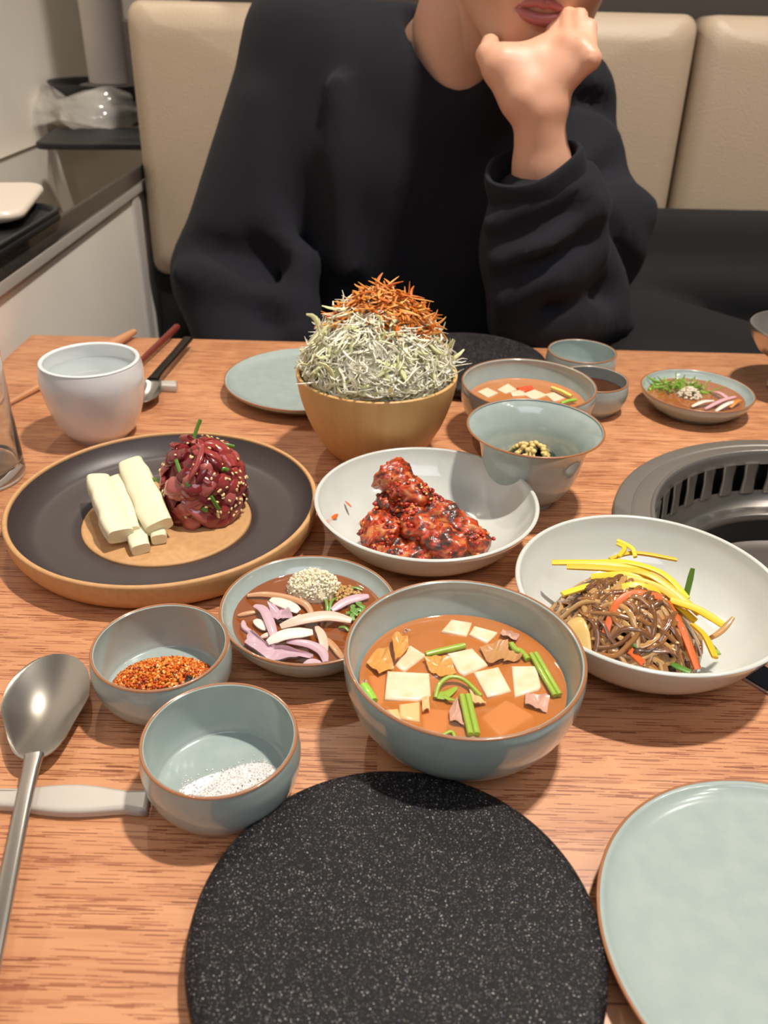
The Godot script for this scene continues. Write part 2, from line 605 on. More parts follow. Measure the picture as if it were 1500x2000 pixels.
func room() -> void:
	struct("floor", box(Vector3(4.4, 0.1, 5.4), Vector3(1.2, -0.05, 0.0)), mat(rgb(96, 80, 66), 0.5))
	struct("ceiling", box(Vector3(4.4, 0.1, 5.4), Vector3(1.2, 2.67, 0.0)), mat(rgb(205, 198, 188), 0.8))
	struct("wall_left", box(Vector3(0.1, 2.62, 5.4), Vector3(-0.72, 1.31, 0.0)), M.wall, "pale plaster wall behind the stone ledge")
	struct("wall_right", box(Vector3(0.1, 2.62, 5.4), Vector3(3.1, 1.31, 0.0)), M.wall)
	struct("wall_rear", box(Vector3(4.4, 2.62, 0.1), Vector3(1.2, 1.31, 2.6)), M.wall)
	struct("wall_far", box(Vector3(4.4, 2.62, 0.1), Vector3(1.2, 1.31, -2.45)), M.wall)
	struct("wall_bench", box(Vector3(3.35, 2.62, 0.08), Vector3(1.375, 1.31, -1.46)), M.dark_wall, "dark partition wall above the bench")
	# low wall with a stone ledge on the left
	struct("wall_low", box(Vector3(0.28, 0.80, 3.4), Vector3(-0.522, 0.40, -0.7)), M.wall, "low pale wall under the stone ledge")
	struct("trim_corner", box(Vector3(0.012, 0.795, 0.035), Vector3(-0.384, 0.398, -1.302), 0.003), mat(rgb(196, 190, 182), 0.4), "pale corner strip of the low wall")
	struct("trim_ledge", box(Vector3(0.008, 0.014, 3.4), Vector3(-0.3795, 0.7925, -0.7), 0.002), mat(rgb(168, 162, 154), 0.5), "pale shadow strip under the stone ledge")
	var lg := single("stone_ledge", box(Vector3(0.302, 0.022, 3.4), Vector3(-0.525, 0.812, -0.7), 0.002), M.granite, "long dark granite ledge along the pale left wall", "ledge")
	lg.set_meta("kind", "structure")
	bench()
	table()
	grill()
	ledge_things()

func cushion(w: float, h: float, d: float, bulge: float, r: float) -> Acc:
	# an upholstered panel standing in the x-y plane, front towards +z
	var a := Acc.new()
	var rows := []
	var pol := ring_poly(w, h, r, 6)
	var dense := []
	for i in pol.size():
		var p: Vector2 = pol[i]
		var q: Vector2 = pol[(i + 1) % pol.size()]
		var n := maxi(1, int(p.distance_to(q) / 0.05))
		for k in n: dense.append(p.lerp(q, float(k) / n))
	for s in [[0.0, 0.90, 0.0], [0.0, 1.0, 0.02], [1.0 - 0.028 / d, 1.0, 0.0], [1.0 - 0.01 / d, 0.988, 0.0], [1.0, 0.955, 0.0], [1.0, 0.8, 0.35], [1.0, 0.5, 0.8], [1.0, 0.2, 0.97]]:
		var row := PackedVector3Array()
		for p in dense: row.append(Vector3(p.x * s[1] if s[1] < 0.9 else signf(p.x) * (absf(p.x) - (1.0 - s[1]) * 0.6), p.y * s[1] if s[1] < 0.9 else signf(p.y) * (absf(p.y) - (1.0 - s[1]) * 0.6), -d + d * s[0] + bulge * s[2]))
		rows.append(row)
	a.grid(rows, true, 3)
	return a

func bench() -> void:
	var o := thing("bench", "long upholstered bench with beige leather back panels and a dark seat", "bench", Vector3(0.0, 0.0, -1.3))
	var xs := [[-0.372, 0.414], [0.418, 1.204], [1.208, 1.994]]
	for k in 3:
		var w: float = xs[k][1] - xs[k][0]
		var p := part("back_panel", cushion(w, 0.372, 0.09, 0.012, 0.022).mesh(), M.leather, o)
		p.position = Vector3((xs[k][0] + xs[k][1]) / 2, 0.848, -0.012)
		p.rotation.x = deg_to_rad(-2.0)
	part("seat", box(Vector3(2.36, 0.12, 0.47), Vector3(0.815, 0.40, 0.215), 0.02).mesh(), M.dark_bench, o)
	part("base", box(Vector3(2.34, 0.335, 0.40), Vector3(0.815, 0.17, 0.17), 0.006).mesh(), M.dark_bench, o)
	part("lower_back", box(Vector3(2.37, 0.22, 0.05), Vector3(0.815, 0.56, -0.055), 0.008).mesh(), M.dark_bench, o)
	part("back_frame", box(Vector3(2.374, 1.02, 0.02), Vector3(0.812, 0.51, -0.107), 0.004).mesh(), M.black, o)

func table() -> void:
	var o := thing("dining_table", "wide oak dining table with a round grill opening, laid with small dishes", "table", Vector3(0.306, 0.0, -0.466))
	var hole := 0.150
	var hx := 0.672
	var hz := 0.363
	var ang := []
	for i in 96: ang.append(TAU * i / 96.0)
	for s in [[1, 1], [-1, 1], [-1, -1], [1, -1]]: ang.append(fposmod(atan2(s[1] * hz, s[0] * hx), TAU))
	ang.sort()
	var rows := []
	for s in [[-1.0, -0.03], [-1.0, -0.0005], [-1.002, 0.0], [0.003, 0.0], [0.0005, -0.001], [0.0, -0.003], [0.0, -0.028], [0.003, -0.03], [-1.0, -0.03]]:
		var row := PackedVector3Array()
		for a in ang:
			var d := Vector2(cos(a), sin(a))
			var k: float
			if s[0] <= -1.0: k = hole * -s[0]
			else: k = minf((hx - s[0]) / maxf(absf(d.x), 1e-6), (hz - s[0]) / maxf(absf(d.y), 1e-6))
			row.append(Vector3(d.x * k, TY + s[1], d.y * k))
		rows.append(row)
	var a := Acc.new()
	for i in rows.size() - 1:   # each band by itself keeps the edges crisp
		a.grid([rows[i], rows[i + 1]], true)
	# bands are open: set their faces outwards by hand
	var flip := Acc.new()
	flip.v = a.v; flip.uv = a.uv; flip.col = a.col
	for k in range(0, a.ix.size(), 3):
		var p0 := a.v[a.ix[k]]; var p1 := a.v[a.ix[k + 1]]; var p2 := a.v[a.ix[k + 2]]
		var n := (p2 - p0).cross(p1 - p0)
		var c := (p0 + p1 + p2) / 3.0
		var want := Vector3.ZERO
		if absf(n.normalized().y) > 0.9: want = Vector3.UP if c.y > TY - 0.015 else Vector3.DOWN
		else:
			want = Vector3(c.x, 0, c.z)
			if Vector2(c.x, c.z).length() < hole * 1.01: want = -want
		if n.dot(want) >= 0.0:
			flip.ix.append_array(PackedInt32Array([a.ix[k], a.ix[k + 1], a.ix[k + 2]]))
		else:
			flip.ix.append_array(PackedInt32Array([a.ix[k], a.ix[k + 2], a.ix[k + 1]]))
	part("tabletop", flip.mesh(), M.wood, o)
	for s in [[1, 1], [-1, 1], [-1, -1], [1, -1]]:
		part("leg", box(Vector3(0.06, TY - 0.03, 0.06), Vector3(s[0] * 0.62, (TY - 0.03) / 2, s[1] * 0.31), 0.004).mesh(), M.wood, o)

func grill() -> void:
	var at := Vector3(0.306, TY, -0.466)
	var o := thing("table_grill", "round stainless steel grill with slotted inner wall set into the table", "grill", at)
	var a := Acc.new()
	lathe(a, [Vector2(0.149, -0.02), Vector2(0.149, 0.001), Vector2(0.1525, 0.001), Vector2(0.1525, 0.0025), Vector2(0.1505, 0.004), Vector2(0.1412, 0.0046), Vector2(0.1402, 0.0046), Vector2(0.1395, 0.0036), Vector2(0.1388, 0.0036), Vector2(0.1376, 0.005), Vector2(0.128, 0.006)], Vector3.ZERO, 96)
	part("outer_ring", a.mesh(), M.steel_dull, o)
	a = Acc.new()
	lathe(a, [Vector2(0.128, 0.0058), Vector2(0.1275, 0.0072), Vector2(0.1262, 0.0078), Vector2(0.1248, 0.0072), Vector2(0.1242, 0.005), Vector2(0.1238, -0.004), Vector2(0.126, -0.004), Vector2(0.128, 0.004)], Vector3.ZERO, 96)
	part("inner_lip", a.mesh(), M.steel, o)
	for i in 40:   # uprights between the air slots
		var t := TAU * i / 40.0
		var b := Acc.new()
		var d := Vector3(cos(t), 0, sin(t))
		tube(b, [d * 0.1236 + Vector3(0, -0.003, 0), d * 0.1226 + Vector3(0, -0.014, 0), d * 0.1218 + Vector3(0, -0.028, 0)], 0.0054, 0.0012, 8, d, 0.5, [1.15, 0.95, 1.15])
		part("slot_bar", b.mesh(), M.steel_brushed, o)
	a = Acc.new()
	lathe(a, [Vector2(0.1225, -0.0265), Vector2(0.119, -0.033), Vector2(0.114, -0.036), Vector2(0.113, -0.037), Vector2(0.106, -0.0375), Vector2(0.1035, -0.036), Vector2(0.1018, -0.036), Vector2(0.1005, -0.0375), Vector2(0.1003, -0.041), Vector2(0.105, -0.041), Vector2(0.1235, -0.032)], Vector3.ZERO, 96)
	part("lower_ring", a.mesh(), M.steel_brushed, o)
	a = Acc.new()
	lathe(a, [Vector2(0.133, -0.002), Vector2(0.134, -0.06), Vector2(0.135, -0.06), Vector2(0.135, -0.001)], Vector3.ZERO, 64)
	part("duct_wall", a.mesh(), M.black, o)
	a = Acc.new()
	lathe(a, [Vector2(0.1008, -0.0385), Vector2(0.1, -0.062), Vector2(0.104, -0.062), Vector2(0.103, -0.0385)], Vector3.ZERO, 72)
	part("pan_wall", a.mesh(), mat(rgb(52, 50, 50), 0.4, 0.4), o)
	a = Acc.new()
	lathe(a, [Vector2(0.1, -0.060), Vector2(0.092, -0.064), Vector2(0.07, -0.062), Vector2(0.056, -0.066), Vector2(0.0, -0.067), Vector2(0.0, -0.072), Vector2(0.1, -0.072), Vector2(0.101, -0.064)], Vector3.ZERO, 72)
	part("fire_pan", a.mesh(), M.steel_dark, o)
	a = Acc.new()
	lathe(a, [Vector2(0.045, -0.0665), Vector2(0.046, -0.058), Vector2(0.042, -0.05), Vector2(0.03, -0.044), Vector2(0.0, -0.043)], Vector3.ZERO, 48)
	part("burner_cap", a.mesh(), M.steel_dull, o)
	# touch panel beside the grill
	var p := thing("control_panel", "dark glass control panel with a pale metal edge beside the grill", "panel", Vector3(0.207, TY, -0.3285))
	p.rotation.y = deg_to_rad(-50.0)
	part("glass", box(Vector3(0.050, 0.0026, 0.016), Vector3(0, 0.0013, 0), 0.0006).mesh(), mat(rgb(34, 38, 46), 0.12), p)
	part("frame", box(Vector3(0.052, 0.0016, 0.018), Vector3(0, 0.0008, 0), 0.0005).mesh(), M.steel, p)

func ledge_things() -> void:
	var ly := 0.823
	# tray pair near the front of the ledge
	var o := thing("serving_tray", "black shallow tray on the granite ledge, under the white plate", "tray", Vector3(-0.47, ly, -0.875))
	var a := Acc.new()
	prism(a, ring_poly(0.205, 0.235, 0.03, 6), 0.0, 0.007, 0.002)
	part("base", a.mesh(), M.black, o)
	a = Acc.new()
	var rows := []
	for s in [[0.0, 0.005], [0.003, 0.011], [0.001, 0.0125], [-0.002, 0.012], [-0.006, 0.006]]:
		var row := PackedVector3Array()
		for q in ring_poly(0.200 + 2 * s[0], 0.230 + 2 * s[0], 0.03, 6): row.append(Vector3(q.x, s[1], q.y))
		rows.append(row)
	a.grid(rows, true)
	part("rim", a.mesh(), M.black, o)
	a = Acc.new()
	prism(a, ring_poly(0.15, 0.15, 0.02, 6), 0.0, 0.004, 0.0018, Transform3D(Basis(Vector3.UP, 0.2), Vector3(-0.474, ly + 0.0130, -0.945)))
	prism(a, ring_poly(0.17, 0.17, 0.025, 6), 0.003, 0.013, 0.004, Transform3D(Basis(Vector3.UP, 0.2), Vector3(-0.474, ly + 0.0130, -0.945)))
	single("square_plate", a, mat(rgb(218, 204, 188), 0.3), "cream square plate with round corners stacked on the black tray", "plate")
	# pan wrapped in film with a tall roll, far end of the ledge
	o = thing("pan", "round black pan at the far end of the ledge", "pan", Vector3(-0.545, ly, -1.80))
	a = Acc.new()
	lathe(a, [Vector2(0, 0.002), Vector2(0.07, 0.0), Vector2(0.092, 0.012), Vector2(0.110, 0.066), Vector2(0.114, 0.071), Vector2(0.114, 0.074), Vector2(0.107, 0.072), Vector2(0.088, 0.016), Vector2(0.068, 0.006), Vector2(0, 0.006)], Vector3.ZERO, 48)
	part("body", a.mesh(), M.black, o)
	o = thing("paper_roll_stand", "tall white paper roll on a shiny metal base standing in the pan", "holder", Vector3(-0.545, ly + 0.006, -1.80))
	a = Acc.new()
	lathe(a, [Vector2(0, 0), Vector2(0.075, 0), Vector2(0.085, 0.03), Vector2(0.08, 0.05), Vector2(0.052, 0.062), Vector2(0, 0.064)], Vector3.ZERO, 40)
	part("base", a.mesh(), M.steel, o)
	a = Acc.new()
	lathe(a, [Vector2(0.036, 0.064), Vector2(0.038, 0.066), Vector2(0.038, 0.40), Vector2(0.035, 0.405), Vector2(0.012, 0.405), Vector2(0.012, 0.1)], Vector3.ZERO, 40)
	part("roll", a.mesh(), mat(rgb(220, 210, 198), 0.8), o)
	a = Acc.new()
	lathe(a, [Vector2(0.019, 0.05), Vector2(0.02, 0.052), Vector2(0.02, 0.16), Vector2(0.018, 0.165), Vector2(0, 0.166)], Vector3(0.062, 0.006, 0.02), 24)
	part("canister", a.mesh(), mat(rgb(112, 104, 96), 0.5), o)
	# crumpled film round the pan
	a = Acc.new()
	for q in [[-0.03, 0.115, 2.4, 4.4], [0.0, 0.122, 0.2, 3.6], [0.02, 0.118, 1.0, 3.0]]:
		var r2 := []
		for s in 7:
			var row := PackedVector3Array()
			for i in 28:
				var t: float = lerpf(q[2], q[3], i / 27.0)
				var rr: float = q[1] + 0.014 * sin(3.3 * t + s * 1.1 + q[0] * 90.0) + 0.012 * s * (0.5 + 0.5 * sin(t * 5.0))
				row.append(Vector3(-0.545 + rr * cos(t), ly + 0.058 + q[0] * 0.3 - 0.0082 * s + 0.010 * sin(5.0 * t + s * 0.7 + q[0] * 60.0), -1.80 + rr * sin(t)))
			r2.append(row)
		a.grid(r2, false)
	var film := mat(Color(0.9, 0.88, 0.84, 0.30), 0.1)
	film.transparency = BaseMaterial3D.TRANSPARENCY_ALPHA
	single("plastic_film", a, film, "crumpled clear plastic film hanging round the black pan", "plastic film")
	# dark tray under the pan
	a = Acc.new()
	prism(a, ring_poly(0.2, 0.2, 0.02, 5), 0.0, 0.010, 0.002, Transform3D(Basis(Vector3.UP, 0.15), Vector3(-0.49, ly, -1.56)))
	single("dark_board", a, M.black, "flat dark board lying on the ledge in front of the pan", "board")

func dish(called: String, label: String, category: String, at: Vector2, R: float, h: float, outer: Array, inner: Array, m: Material, rim: Material = null, group := "", wob := 0.0) -> Node3D:
	# outer and inner: [share of the rim radius, share of the height], from the foot up and from the rim down
	var o := thing(called, label, category, Vector3(at.x, TY, at.y), group)
	var f: float = outer[0][0] * R
	var op := []
	for q in outer: op.append(Vector2(q[0] * R, q[1] * h))
	var ip := []
	for q in inner: ip.append(Vector2(q[0] * R, q[1] * h))
	var prof := [Vector2(0, 0.0022), Vector2(f - 0.004, 0.002), Vector2(f - 0.003, 0.0), Vector2(f - 0.0008, 0.0)]
	prof.append_array(curve(op, 5))
	var t: float = maxf(0.0009, (R - ip[0].x) * 0.5)
	for k in 5:
		var a := PI * (k + 0.5) / 5.0
		prof.append(Vector2(R - t + t * cos(a), h + t * 0.7 * sin(a)))
	prof.append_array(curve(ip, 5))
	var a := Acc.new()
	lathe(a, prof, Vector3.ZERO, 96)
	part("body", a.mesh(), m, o)
	if rim:
		a = Acc.new()
		var rp := []
		for k in 9:
			var w := TAU * k / 8.0
			rp.append(Vector2(R - 0.0006 + 0.00078 * cos(w), h + t * 0.25 + 0.0007 * sin(w)))
		lathe(a, rp, Vector3.ZERO, 96)
		part("rim", a.mesh(), rim, o)
	return o

func disc(a: Acc, at: Vector3, r: float, rise := 0.0004) -> void:   # a liquid surface, drawn up a little at its edge
	lathe(a, [Vector2(0, 0), Vector2(r * 0.5, 0), Vector2(r * 0.9, 0), Vector2(r * 0.97, rise * 0.3), Vector2(r, rise), Vector2(r * 0.99, rise - 0.0016), Vector2(r * 0.8, -0.002), Vector2(0, -0.002)], at, 72)

const CUP_OUT := [[0.74, 0.0], [0.76, 0.05], [0.90, 0.20], [1.0, 0.42], [1.035, 0.68], [1.02, 0.88], [1.0, 1.0]]
const CUP_IN := [[0.95, 1.0], [0.962, 0.86], [0.962, 0.68], [0.945, 0.42], [0.90, 0.24], [0.83, 0.155], [0.5, 0.13], [0.0, 0.13]]
const SOUP_OUT := [[0.52, 0.0], [0.53, 0.05], [0.72, 0.16], [0.90, 0.40], [0.985, 0.66], [1.012, 0.88], [1.0, 1.0]]
const SOUP_IN := [[0.965, 1.0], [0.965, 0.88], [0.905, 0.66], [0.79, 0.40], [0.62, 0.20], [0.45, 0.12], [0.0, 0.11]]
const SAUCER_OUT := [[0.62, 0.0], [0.63, 0.08], [0.78, 0.24], [0.93, 0.62], [0.985, 0.86], [1.0, 1.0]]
const SAUCER_IN := [[0.962, 1.0], [0.925, 0.84], [0.83, 0.62], [0.69, 0.34], [0.5, 0.2], [0.0, 0.18]]
const WIDE_OUT := [[0.50, 0.0], [0.51, 0.07], [0.66, 0.16], [0.84, 0.46], [0.955, 0.82], [1.0, 1.0]]
const WIDE_IN := [[0.962, 1.0], [0.92, 0.80], [0.80, 0.46], [0.62, 0.22], [0.45, 0.13], [0.0, 0.10]]
const FLARE_OUT := [[0.41, 0.0], [0.42, 0.08], [0.56, 0.17], [0.68, 0.36], [0.745, 0.6], [0.80, 0.79], [0.90, 0.94], [1.0, 1.0]]
const FLARE_IN := [[0.975, 1.0], [0.88, 0.92], [0.77, 0.76], [0.71, 0.58], [0.64, 0.36], [0.5, 0.2], [0.3, 0.14], [0.0, 0.13]]

func plate_shape(R: float, h: float) -> Array:   # a nearly flat plate with a thin raised edge
	return [Vector2(0, 0.002), Vector2(R * 0.62, 0.002), Vector2(R * 0.64, 0.0), Vector2(R * 0.68, 0.0), Vector2(R * 0.70, 0.002), Vector2(R * 0.9, h * 0.5), Vector2(R * 0.985, h * 0.84), Vector2(R, h), Vector2(R - 0.0012, h + 0.0006), Vector2(R - 0.003, h), Vector2(R * 0.93, h - 0.0022), Vector2(R * 0.84, h - 0.0034), Vector2(R * 0.5, h - 0.0037), Vector2(0, h - 0.0037)]

func flat_plate(label: String, at: Vector2, R: float) -> void:
	var h := 0.013
	var o := thing("side_plate", label, "plate", Vector3(at.x, TY, at.y))
	var a := Acc.new()
	lathe(a, plate_shape(R, h), Vector3.ZERO, 120)
	part("body", a.mesh(), M.celadon, o)
	a = Acc.new()
	var rp := []
	for k in 9:
		var w := TAU * k / 8.0
		rp.append(Vector2(R - 0.0005 + 0.0007 * cos(w), h + 0.0001 + 0.0007 * sin(w)))
	lathe(a, rp, Vector3.ZERO, 120)
	part("rim", a.mesh(), M.brown_rim, o)

func slate_plate(label: String, at: Vector2, R: float) -> void:
	var h := 0.014
	var a := Acc.new()
	lathe(a, [Vector2(0, 0.0), Vector2(R * 0.86, 0.0), Vector2(R * 0.95, 0.002), Vector2(R * 0.99, 0.006), Vector2(R, 0.0092), Vector2(R * 0.994, 0.0112), Vector2(R * 0.975, 0.0128), Vector2(R * 0.94, 0.0136), Vector2(R * 0.90, h), Vector2(R * 0.8, h), Vector2(R * 0.4, h), Vector2(0, h)], Vector3(at.x, TY, at.y), 144)
	single("stone_plate", a, M.plate_black, label, "plate")

func spoon_shape(a: Acc, hd: Acc, tip: Vector3, neck: Vector3, tail: Vector3, w: float, hw: float) -> void:
	# oval bowl from tip to neck, a flat bar from the neck to the tail
	var d := (neck - tip)
	var L := d.length()
	d /= L
	var s := d.cross(Vector3.UP).normalized()
	var up := s.cross(d)
	if up.y < 0: up = -up
	for side in [0]:
		var top := []
		for i in 21:
			var v := 0.5 - 0.5 * cos(PI * i / 20.0)
			var row := PackedVector3Array()
			var half := w * 0.5 * pow(maxf(0.0, 1.0 - pow(absf(2.0 * v - 1.0 + 0.10 * sin(PI * v)), 2.15)), 0.5)
			if v > 0.5: half = sqrt(half * half + pow(hw * 1.25 * (v - 0.5) * 2.0, 2.0)) - (w * 0.06 * sin(PI * (v - 0.5) * 2.0))
			for j in 13:
				var u := -1.0 + j / 6.0
				var dep := 0.0062 * (1.0 - u * u) * sin(PI * clampf(v * 1.02, 0.0, 1.0))
				row.append(tip + d * (L * v) + s * (half * u) - up * dep)
			for j in 13:
				var u := 1.0 - j / 6.0
				var dep := 0.0062 * (1.0 - u * u) * sin(PI * clampf(v * 1.02, 0.0, 1.0))
				row.append(tip + d * (L * v) + s * (half * u * 1.0) - up * (dep + 0.0009))
			top.append(row)
		a.grid(top, true, 3)
	var pts := [neck - d * 0.0012, neck + (tail - neck) * 0.06 + Vector3(0, 0.0006, 0), neck + (tail - neck) * 0.2 + Vector3(0, 0.001, 0), neck + (tail - neck) * 0.6, tail]
	tube(hd, curve(pts, 4), hw, 0.0016, 12, Vector3.UP, 0.55, [1.22, 1.0, 0.95, 1.0, 1.1])

func spoon(label: String, tip: Vector3, neck: Vector3, tail: Vector3, w: float, hw: float, m: Material) -> void:
	var o := thing("spoon", label, "spoon", Vector3(tip.x, TY, tip.z))
	var a := Acc.new()
	var b := Acc.new()
	var off := Vector3(tip.x, 0, tip.z)
	spoon_shape(a, b, tip - off, neck - off, tail - off, w, hw)
	part("bowl", a.mesh(), M.steel_brushed, o)
	part("handle", b.mesh(), m, o)

func tableware() -> void:
	# black stone plates
	slate_plate("round black speckled stone plate nearest the viewer, at the front table edge", Vector2(0.0085, -0.1830), 0.0754)
	slate_plate("round black stone plate at the far table edge, half behind the cabbage bowl", Vector2(0.0760, -0.7580), 0.0745)
	flat_plate("pale green flat plate beside the near black stone plate", Vector2(0.1551, -0.1837), 0.0727)
	flat_plate("pale green flat plate on the far side, left of the cabbage bowl", Vector2(-0.0710, -0.7005), 0.0727)
	# celadon bowls
	dish("soup_bowl", "pale green bowl of orange radish water kimchi, nearest the viewer", "bowl", Vector2(0.0385, -0.2964), 0.0546, 0.0475, SOUP_OUT, SOUP_IN, M.celadon, M.brown_rim)
	dish("soup_bowl", "pale green bowl of radish soup on the far side, behind the flared bowl", "bowl", Vector2(0.1115, -0.6240), 0.0528, 0.044, SOUP_OUT, SOUP_IN, M.celadon, M.brown_rim)
	dish("sauce_cup", "small pale green cup holding white salt, touching the spoon rest", "bowl", Vector2(-0.067, -0.2553), 0.0329, 0.0319, CUP_OUT, CUP_IN, M.celadon, M.brown_rim)
	dish("sauce_cup", "small pale green cup of orange chili flakes beside the spoon", "bowl", Vector2(-0.1068, -0.3153), 0.0327, 0.0300, CUP_OUT, CUP_IN, M.celadon, M.brown_rim)
	dish("sauce_cup", "small pale green cup at the far table edge, behind the brown sauce cup", "bowl", Vector2(0.1780, -0.7420), 0.0311, 0.0285, CUP_OUT, CUP_IN, M.celadon, M.brown_rim)
	dish("sauce_cup", "small pale green cup of brown sauce touching the far soup bowl", "bowl", Vector2(0.1755, -0.6780), 0.0296, 0.0275, CUP_OUT, CUP_IN, M.celadon, M.brown_rim)
	dish("sauce_dish", "shallow pale green dish of soy sauce with sliced onion", "dish", Vector2(-0.0386, -0.3592), 0.0474, 0.0223, SAUCER_OUT, SAUCER_IN, M.celadon, M.brown_rim)
	dish("sauce_dish", "shallow pale green dish of sauce and scallions beyond the grill", "dish", Vector2(0.2675, -0.6817), 0.0474, 0.0185, SAUCER_OUT, SAUCER_IN, M.celadon, M.brown_rim)
	dish("flared_bowl", "deep pale green bowl with flared rim holding yellow mushrooms", "bowl", Vector2(0.1008, -0.5200), 0.0464, 0.0555, FLARE_OUT, FLARE_IN, M.celadon, M.brown_rim)
	# white dishes
	dish("white_bowl", "wide white bowl of red braised fish in the middle of the table", "bowl", Vector2(0.0265, -0.4603), 0.0707, 0.0320, WIDE_OUT, WIDE_IN, M.porcelain)
	dish("white_bowl", "wide white bowl of glass noodles beside the grill", "bowl", Vector2(0.1420, -0.3640), 0.0712, 0.0385, WIDE_OUT, WIDE_IN, M.porcelain)
	var cup := dish("tea_cup", "round white tea cup full of water beside the far chopsticks", "cup", Vector2(-0.2269, -0.6061), 0.0375, 0.0612, [[0.60, 0.0], [0.62, 0.02], [0.80, 0.16], [0.95, 0.42], [1.035, 0.70], [1.04, 0.85], [1.0, 0.98], [0.985, 1.0]], [[0.90, 1.0], [0.93, 0.9], [0.95, 0.7], [0.86, 0.42], [0.7, 0.16], [0.4, 0.09], [0.0, 0.08]], M.white)
	cup.name = "tea_cup"
	var a := Acc.new()
	disc(a, Vector3(-0.2269, TY + 0.0505, -0.6061), 0.0352)
	single("cup_water", a, M.water, "clear water filling the white tea cup", "water")
	# clay plate
	var o := thing("clay_plate", "large tan clay plate with black glaze under raw beef and pear", "plate", Vector3(-0.1418, TY, -0.4696))
	var R := 0.0983
	var h := 0.0222
	a = Acc.new()
	lathe(a, [Vector2(0, 0.001), Vector2(R * 0.8, 0.0), Vector2(R * 0.88, 0.0008), Vector2(R * 0.955, 0.005), Vector2(R * 0.99, 0.011), Vector2(R, 0.0175), Vector2(R, h - 0.001), Vector2(R - 0.0008, h), Vector2(R - 0.0024, h + 0.0002), Vector2(R - 0.0034, h - 0.0008), Vector2(R - 0.0038, 0.006), Vector2(0, 0.0035)], Vector3.ZERO, 128)
	part("body", a.mesh(), M.clay, o)
	a = Acc.new()
	lathe(a, [Vector2(R - 0.0030, h - 0.0008), Vector2(R - 0.0036, h - 0.0016), Vector2(R - 0.0062, h - 0.0065), Vector2(R * 0.88, 0.0098), Vector2(R * 0.82, 0.0082), Vector2(R * 0.70, 0.0078), Vector2(R * 0.62, 0.0074), Vector2(R * 0.585, 0.0066), Vector2(R * 0.567, 0.0054), Vector2(R * 0.556, 0.0054), Vector2(R * 0.55, 0.0045), Vector2(R * 0.9, 0.0045), Vector2(R - 0.0036, 0.012)], Vector3.ZERO, 128)
	part("black_glaze", a.mesh(), M.dark_glaze, o)
	a = Acc.new()
	lathe(a, [Vector2(0, 0.0068), Vector2(R * 0.53, 0.0068), Vector2(R * 0.546, 0.0064), Vector2(R * 0.551, 0.0056), Vector2(R * 0.551, 0.004), Vector2(0, 0.004)], Vector3.ZERO, 96)
	part("center_disc", a.mesh(), M.clay, o)
	# wooden bowl
	o = dish("wooden_bowl", "turned pale wooden bowl heaped with shredded cabbage", "bowl", Vector2(-0.0079, -0.5867), 0.0596, 0.0660, [[0.5, 0.0], [0.54, 0.02], [0.68, 0.16], [0.84, 0.42], [0.94, 0.68], [0.985, 0.88], [1.0, 1.0]], [[0.955, 1.0], [0.94, 0.85], [0.88, 0.62], [0.74, 0.3], [0.5, 0.12], [0.0, 0.08]], M.bowl_wood)
	# footed steel bowl at the right edge
	o = thing("footed_bowl", "stainless steel footed bowl at the far right table edge", "bowl", Vector3(0.3800, TY, -0.7350))
	a = Acc.new()
	lathe(a, [Vector2(0, 0.022), Vector2(0.012, 0.0225), Vector2(0.028, 0.027), Vector2(0.043, 0.036), Vector2(0.051, 0.047), Vector2(0.0535, 0.054), Vector2(0.0545, 0.057), Vector2(0.0535, 0.0585), Vector2(0.0522, 0.058), Vector2(0.049, 0.049), Vector2(0.041, 0.038), Vector2(0.026, 0.029), Vector2(0, 0.0255)], Vector3.ZERO, 64)
	part("bowl", a.mesh(), M.steel, o)
	a = Acc.new()
	lathe(a, [Vector2(0, 0.0), Vector2(0.026, 0.0), Vector2(0.0265, 0.002), Vector2(0.016, 0.006), Vector2(0.0085, 0.012), Vector2(0.008, 0.018), Vector2(0.013, 0.0225), Vector2(0, 0.023)], Vector3.ZERO, 48)
	part("foot", a.mesh(), M.steel, o)
	# drinking glass at the left edge
	a = Acc.new()
	lathe(a, [Vector2(0, 0.0), Vector2(0.027, 0.0), Vector2(0.0295, 0.001), Vector2(0.0305, 0.0035), Vector2(0.0302, 0.01), Vector2(0.0295, 0.05), Vector2(0.0312, 0.118), Vector2(0.0308, 0.1188), Vector2(0.0302, 0.118), Vector2(0.0283, 0.05), Vector2(0.0282, 0.014), Vector2(0.026, 0.0105), Vector2(0, 0.0095)], Vector3(-0.2900, TY + 0.0003, -0.5290), 64)
	single("drinking_glass", a, M.glass, "clear drinking glass at the left table edge beside the clay plate", "glass")
	# near spoon on its rest
	a = Acc.new()
	var poly := []
	var n := 30
	for i in n + 1:
		var x: float = lerpf(-0.235, -0.0985, float(i) / n)
		poly.append(Vector2(x, -0.2444 - 0.0062 - 0.0016 * cos((x + 0.1305) / 0.031 * TAU * 0.5) + (-0.0008 if x > -0.104 else 0.0)))
	for i in n + 1:
		var x: float = lerpf(-0.0972, -0.235, float(i) / n)
		poly.append(Vector2(x, -0.2444 + 0.0060 + 0.0013 * cos((x + 0.1305) / 0.031 * TAU * 0.5) + (0.0010 if x > -0.106 else 0.0)))
	prism(a, poly, TY, TY + 0.0050, 0.0014)
	single("spoon_rest", a, M.ceramic_rest, "long wavy white ceramic rest under the near spoon", "spoon rest")
	spoon("steel spoon lying on the long white rest at the near left", Vector3(-0.1665, 0.0105, -0.3295), Vector3(-0.1518, 0.0105, -0.2610), Vector3(-0.1215, 0.0070, -0.110), 0.0400, 0.0035, M.steel_brushed)
	# far place setting
	a = Acc.new()
